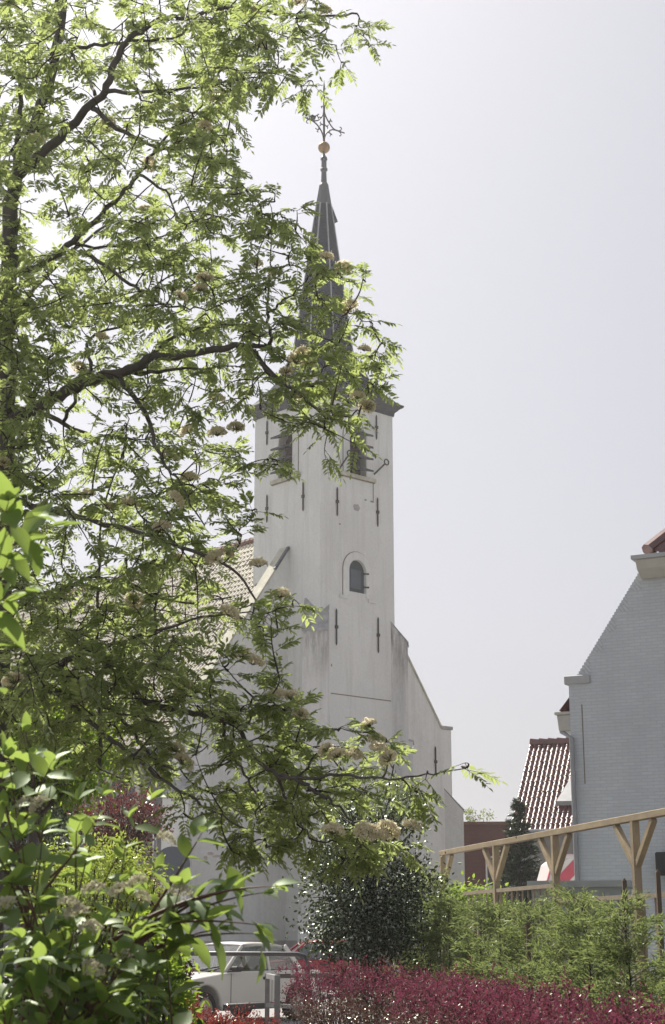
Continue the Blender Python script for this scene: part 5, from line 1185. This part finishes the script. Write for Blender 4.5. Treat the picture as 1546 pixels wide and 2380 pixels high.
for i, (u, v, Y, tx) in enumerate(((1232,2200,16.6,'thin planting stake leaning by the fourth cypress'),(1330,2110,17.4,'square planting stake taller than the slat rail'),(1463,2040,15.6,'planting stake beside the fourth pergola post'),(1543,2020,15.0,'planting stake at the right edge of the photo'),(1175,2180,19.2,'short planting stake among the far cypresses'))):
    p = at(u, 2300, Y); zt2 = at(u, v, Y).z if i else at(u, 2140, Y).z
    o = MB().box(-0.02, 0.02, -0.02, 0.02, 0, zt2-0.03).add([(-0.02,-0.02,zt2-0.03),(0.02,-0.02,zt2-0.03),(0.02,0.02,zt2-0.03),(-0.02,0.02,zt2-0.03),(0,0,zt2)], [(0,1,4),(1,2,4),(2,3,4),(3,0,4)]).build('planting_stake', M['stake'], None)
    o.location = (p.x, p.y, 0); tag(o, tx, 'stake', 'stakes among the cypresses')

def spruce():
    global RNG
    RNG = np.random.default_rng(77); rs_ = random.Random(77)
    t = at(1203, 1853, 44); root = empty('spruce_tree', Vector((t.x, t.y, 0))); tag(root, 'dark spruce tree in front of the red-roofed house', 'tree')
    mb = MB(); mb.tube([(t.x, t.y, 0), (t.x, t.y, t.z*0.6), (t.x, t.y, t.z)], [0.09, 0.05, 0.008], 8); P, Dv = [], []
    H_ = t.z
    for k in range(420):
        f = rs_.random()**0.95; z = 0.4 + (H_-0.45)*f; az = rs_.uniform(0, 6.28); ln = (0.92*(1-f)**0.7 + 0.05)*rs_.uniform(.7, 1.15)
        d = Vector((math.cos(az), math.sin(az), rs_.uniform(-.05,.4)))
        b0 = Vector((t.x, t.y, z)); tip = b0 + d*ln; mb.tube([b0, (b0+tip)/2 - Vector((0,0,.03)), tip], [.012,.008,.003], 3, False)
        for q in range(int(14 + 70*ln)):
            x = rs_.random()**0.7; p = b0 + d*ln*x; P.append(p); Dv.append(d + Vector((rs_.gauss(0,.6), rs_.gauss(0,.6), rs_.gauss(.1,.5))))
    P = np.array(P); n = len(P); V, F_ = leaf6(P, nrm(np.array(Dv)), rnd_dir(n), RNG.uniform(.06,.15,n), RNG.uniform(.012,.03,n))
    local(np_mesh('crown', V, F_, M['spruce']), root); local(mb.build('trunk', M['bark'], None, fix=False), root)
spruce()

def hedge(name, label, pts, width, h, n, m, seed, shoots, ll=0.026, m2=None):
    global RNG
    RNG = np.random.default_rng(seed)
    pts = [Vector((p[0], p[1], 0)) for p in pts]; a = pts[0]; px = np.array([p.x for p in pts]); py = np.array([p.y for p in pts])
    cum = np.concatenate([[0], np.cumsum([(q-p).length for p, q in zip(pts, pts[1:])])]); ln = cum[-1]
    def place(t, w):                                  # distance along, offset across -> world
        x = np.interp(t, cum, px); y = np.interp(t, cum, py); x2 = np.interp(t+.4, cum, px); y2 = np.interp(t+.4, cum, py); x1 = np.interp(t-.4, cum, px); y1 = np.interp(t-.4, cum, py)
        dx, dy = x2-x1, y2-y1; k = np.hypot(dx, dy); return np.stack([x - dy/k*w, y + dx/k*w, np.zeros_like(x)], 1)
    root = empty(name, a); tag(root, label, 'hedge')
    # leaf density follows the distance so that the near end has as many leaves per picture area
    t = RNG.random(n)*ln; w = RNG.uniform(-1, 1, n); z = RNG.random(n)
    w = np.sign(w)*np.abs(w)**0.55; z = 1 - (1-z)*RNG.random(n)**0.35
    lump = 0.07*np.sin(t*2.3 + 1) + 0.06*np.sin(t*5.1) + 0.04*np.sin(t*11 + w*3)
    lumpw = 1 + 0.10*np.sin(t*3.1 + z*4) + 0.08*np.sin(t*7.3 + z*9)
    edge = np.clip(1.0 - 0.35*np.clip(np.abs(w)*1.0, 0, 1)**3*(z > .75), 0, 1)
    zz = 0.08 + z*(h + lump - 0.08)*edge
    kp = (np.sin(t*8.3 + z*5)*np.sin(z*9.1 + t*2.7 + 1.3)*np.sin(w*6 + t*4.1) > 0.02) | (z > 0.97)
    lump = lump*1.5 + 0.07*np.sin(t*1.1 + 2); zz = zz[kp]; t = t[kp]; w = w[kp]; lumpw = lumpw[kp]; n = len(t)
    P = place(t, w*width/2*lumpw); P[:, 2] = zz; P += RNG.normal(0, .02, P.shape)
    # upright young shoots
    k = shoots; ts = RNG.random(k)*ln; ws = RNG.uniform(-1, 1, k)*width/2; hs = RNG.uniform(.05, .20, k)*(1 + 0.6*np.sin(ts*6.7)*np.sin(ts*2.9 + ws*5)); m_ = 9
    lump2 = 0.07*np.sin(ts*2.3 + 1) + 0.06*np.sin(ts*5.1)
    lean = RNG.normal(0, .12, (k, 3)); lean[:, 2] = 1
    q = np.tile(np.arange(m_)/m_, k); i = np.repeat(np.arange(k), m_)
    Pb = place(ts, ws); Pb[:, 2] = h + lump2 - 0.08
    P2 = Pb[i] + lean[i]*(hs[i]*q)[:, None]
    PP = np.concatenate([P, P2]); nn = len(PP); Dv = rnd_dir(nn, 0.5); Dv[n:] = nrm(Dv[n:] + np.array([[0,0,.5]]))
    sz = RNG.uniform(.7, 1.3, nn)
    Nl = rnd_dir(nn, .8); young = (PP[:, 2] + RNG.normal(0, .07, nn) + 0.10*np.sin(PP[:, 0]*3.1 + PP[:, 1]*2.3)) > (h*0.80 if m2 else -9)
    young[n:] = True
    for sel, nm_, mt in ((young, 'new_growth' if m2 else 'foliage', m), (~young, 'old_foliage', m2)):
        if not sel.any(): continue
        V, F_ = leaf6(PP[sel], Dv[sel], Nl[sel], (ll*sz)[sel], (ll*0.55*sz)[sel], 0.1, 0.1); local(np_mesh(nm_, V, F_, mt), root)
    mb = MB(); r_ = random.Random(seed)
    for _ in range(int(ln*45)):
        tt = r_.random()*ln; ww = r_.uniform(-.5,.5)*width*0.6; p = Vector(place(np.array([tt]), np.array([ww]))[0]); tp = p + Vector((r_.gauss(0,.12), r_.gauss(0,.12), h*r_.uniform(.7,1)))
        mb.tube([p, (p+tp)/2 + Vector((r_.gauss(0,.03), r_.gauss(0,.03), 0)), tp], [.009,.006,.002], 4, False)
    local(mb.build('stems', M['twig'], None, fix=False), root)
ha = at(728, 2250, 21.3); hm = at(1010, 2260, 16.8); hb = at(1680, 2360, 7.9)
hedge('barberry_hedge', 'long clipped crimson barberry hedge along the bottom right', [(ha.x, ha.y), (hm.x, hm.y), (hb.x, hb.y)], 1.05, 1.08, 150000, M['barberry'], 91, 2200, 0.026, M['barberry_old'])
hc = at(400, 2330, 21.0); hd_ = at(610, 2370, 19.2)
hedge('barberry_hedge', 'low loose red barberry hedge before the wheel of the white car', [(hc.x, hc.y), (hd_.x, hd_.y)], 0.6, 0.62, 9000, M['barberry_low'], 92, 300, 0.03)

# ------------------------------------------------------------------ the hazy spring air
hz = bpy.data.materials.new('haze_air'); hz.use_nodes = True; N = hz.node_tree.nodes; N.remove(N['Principled BSDF'])
pv = N.new('ShaderNodeVolumePrincipled'); pv.inputs['Density'].default_value = 0.00065; pv.inputs['Anisotropy'].default_value = 0.5
pv.inputs['Color'].default_value = (0.95, 0.97, 1.0, 1); hz.node_tree.links.new(pv.outputs[0], N['Material Output'].inputs['Volume'])
sc.cycles.volume_bounces = 0
tag(MB().box(-950, 950, -350, 1550, -1.0, 48.0).build('haze', hz, None), kind='stuff')
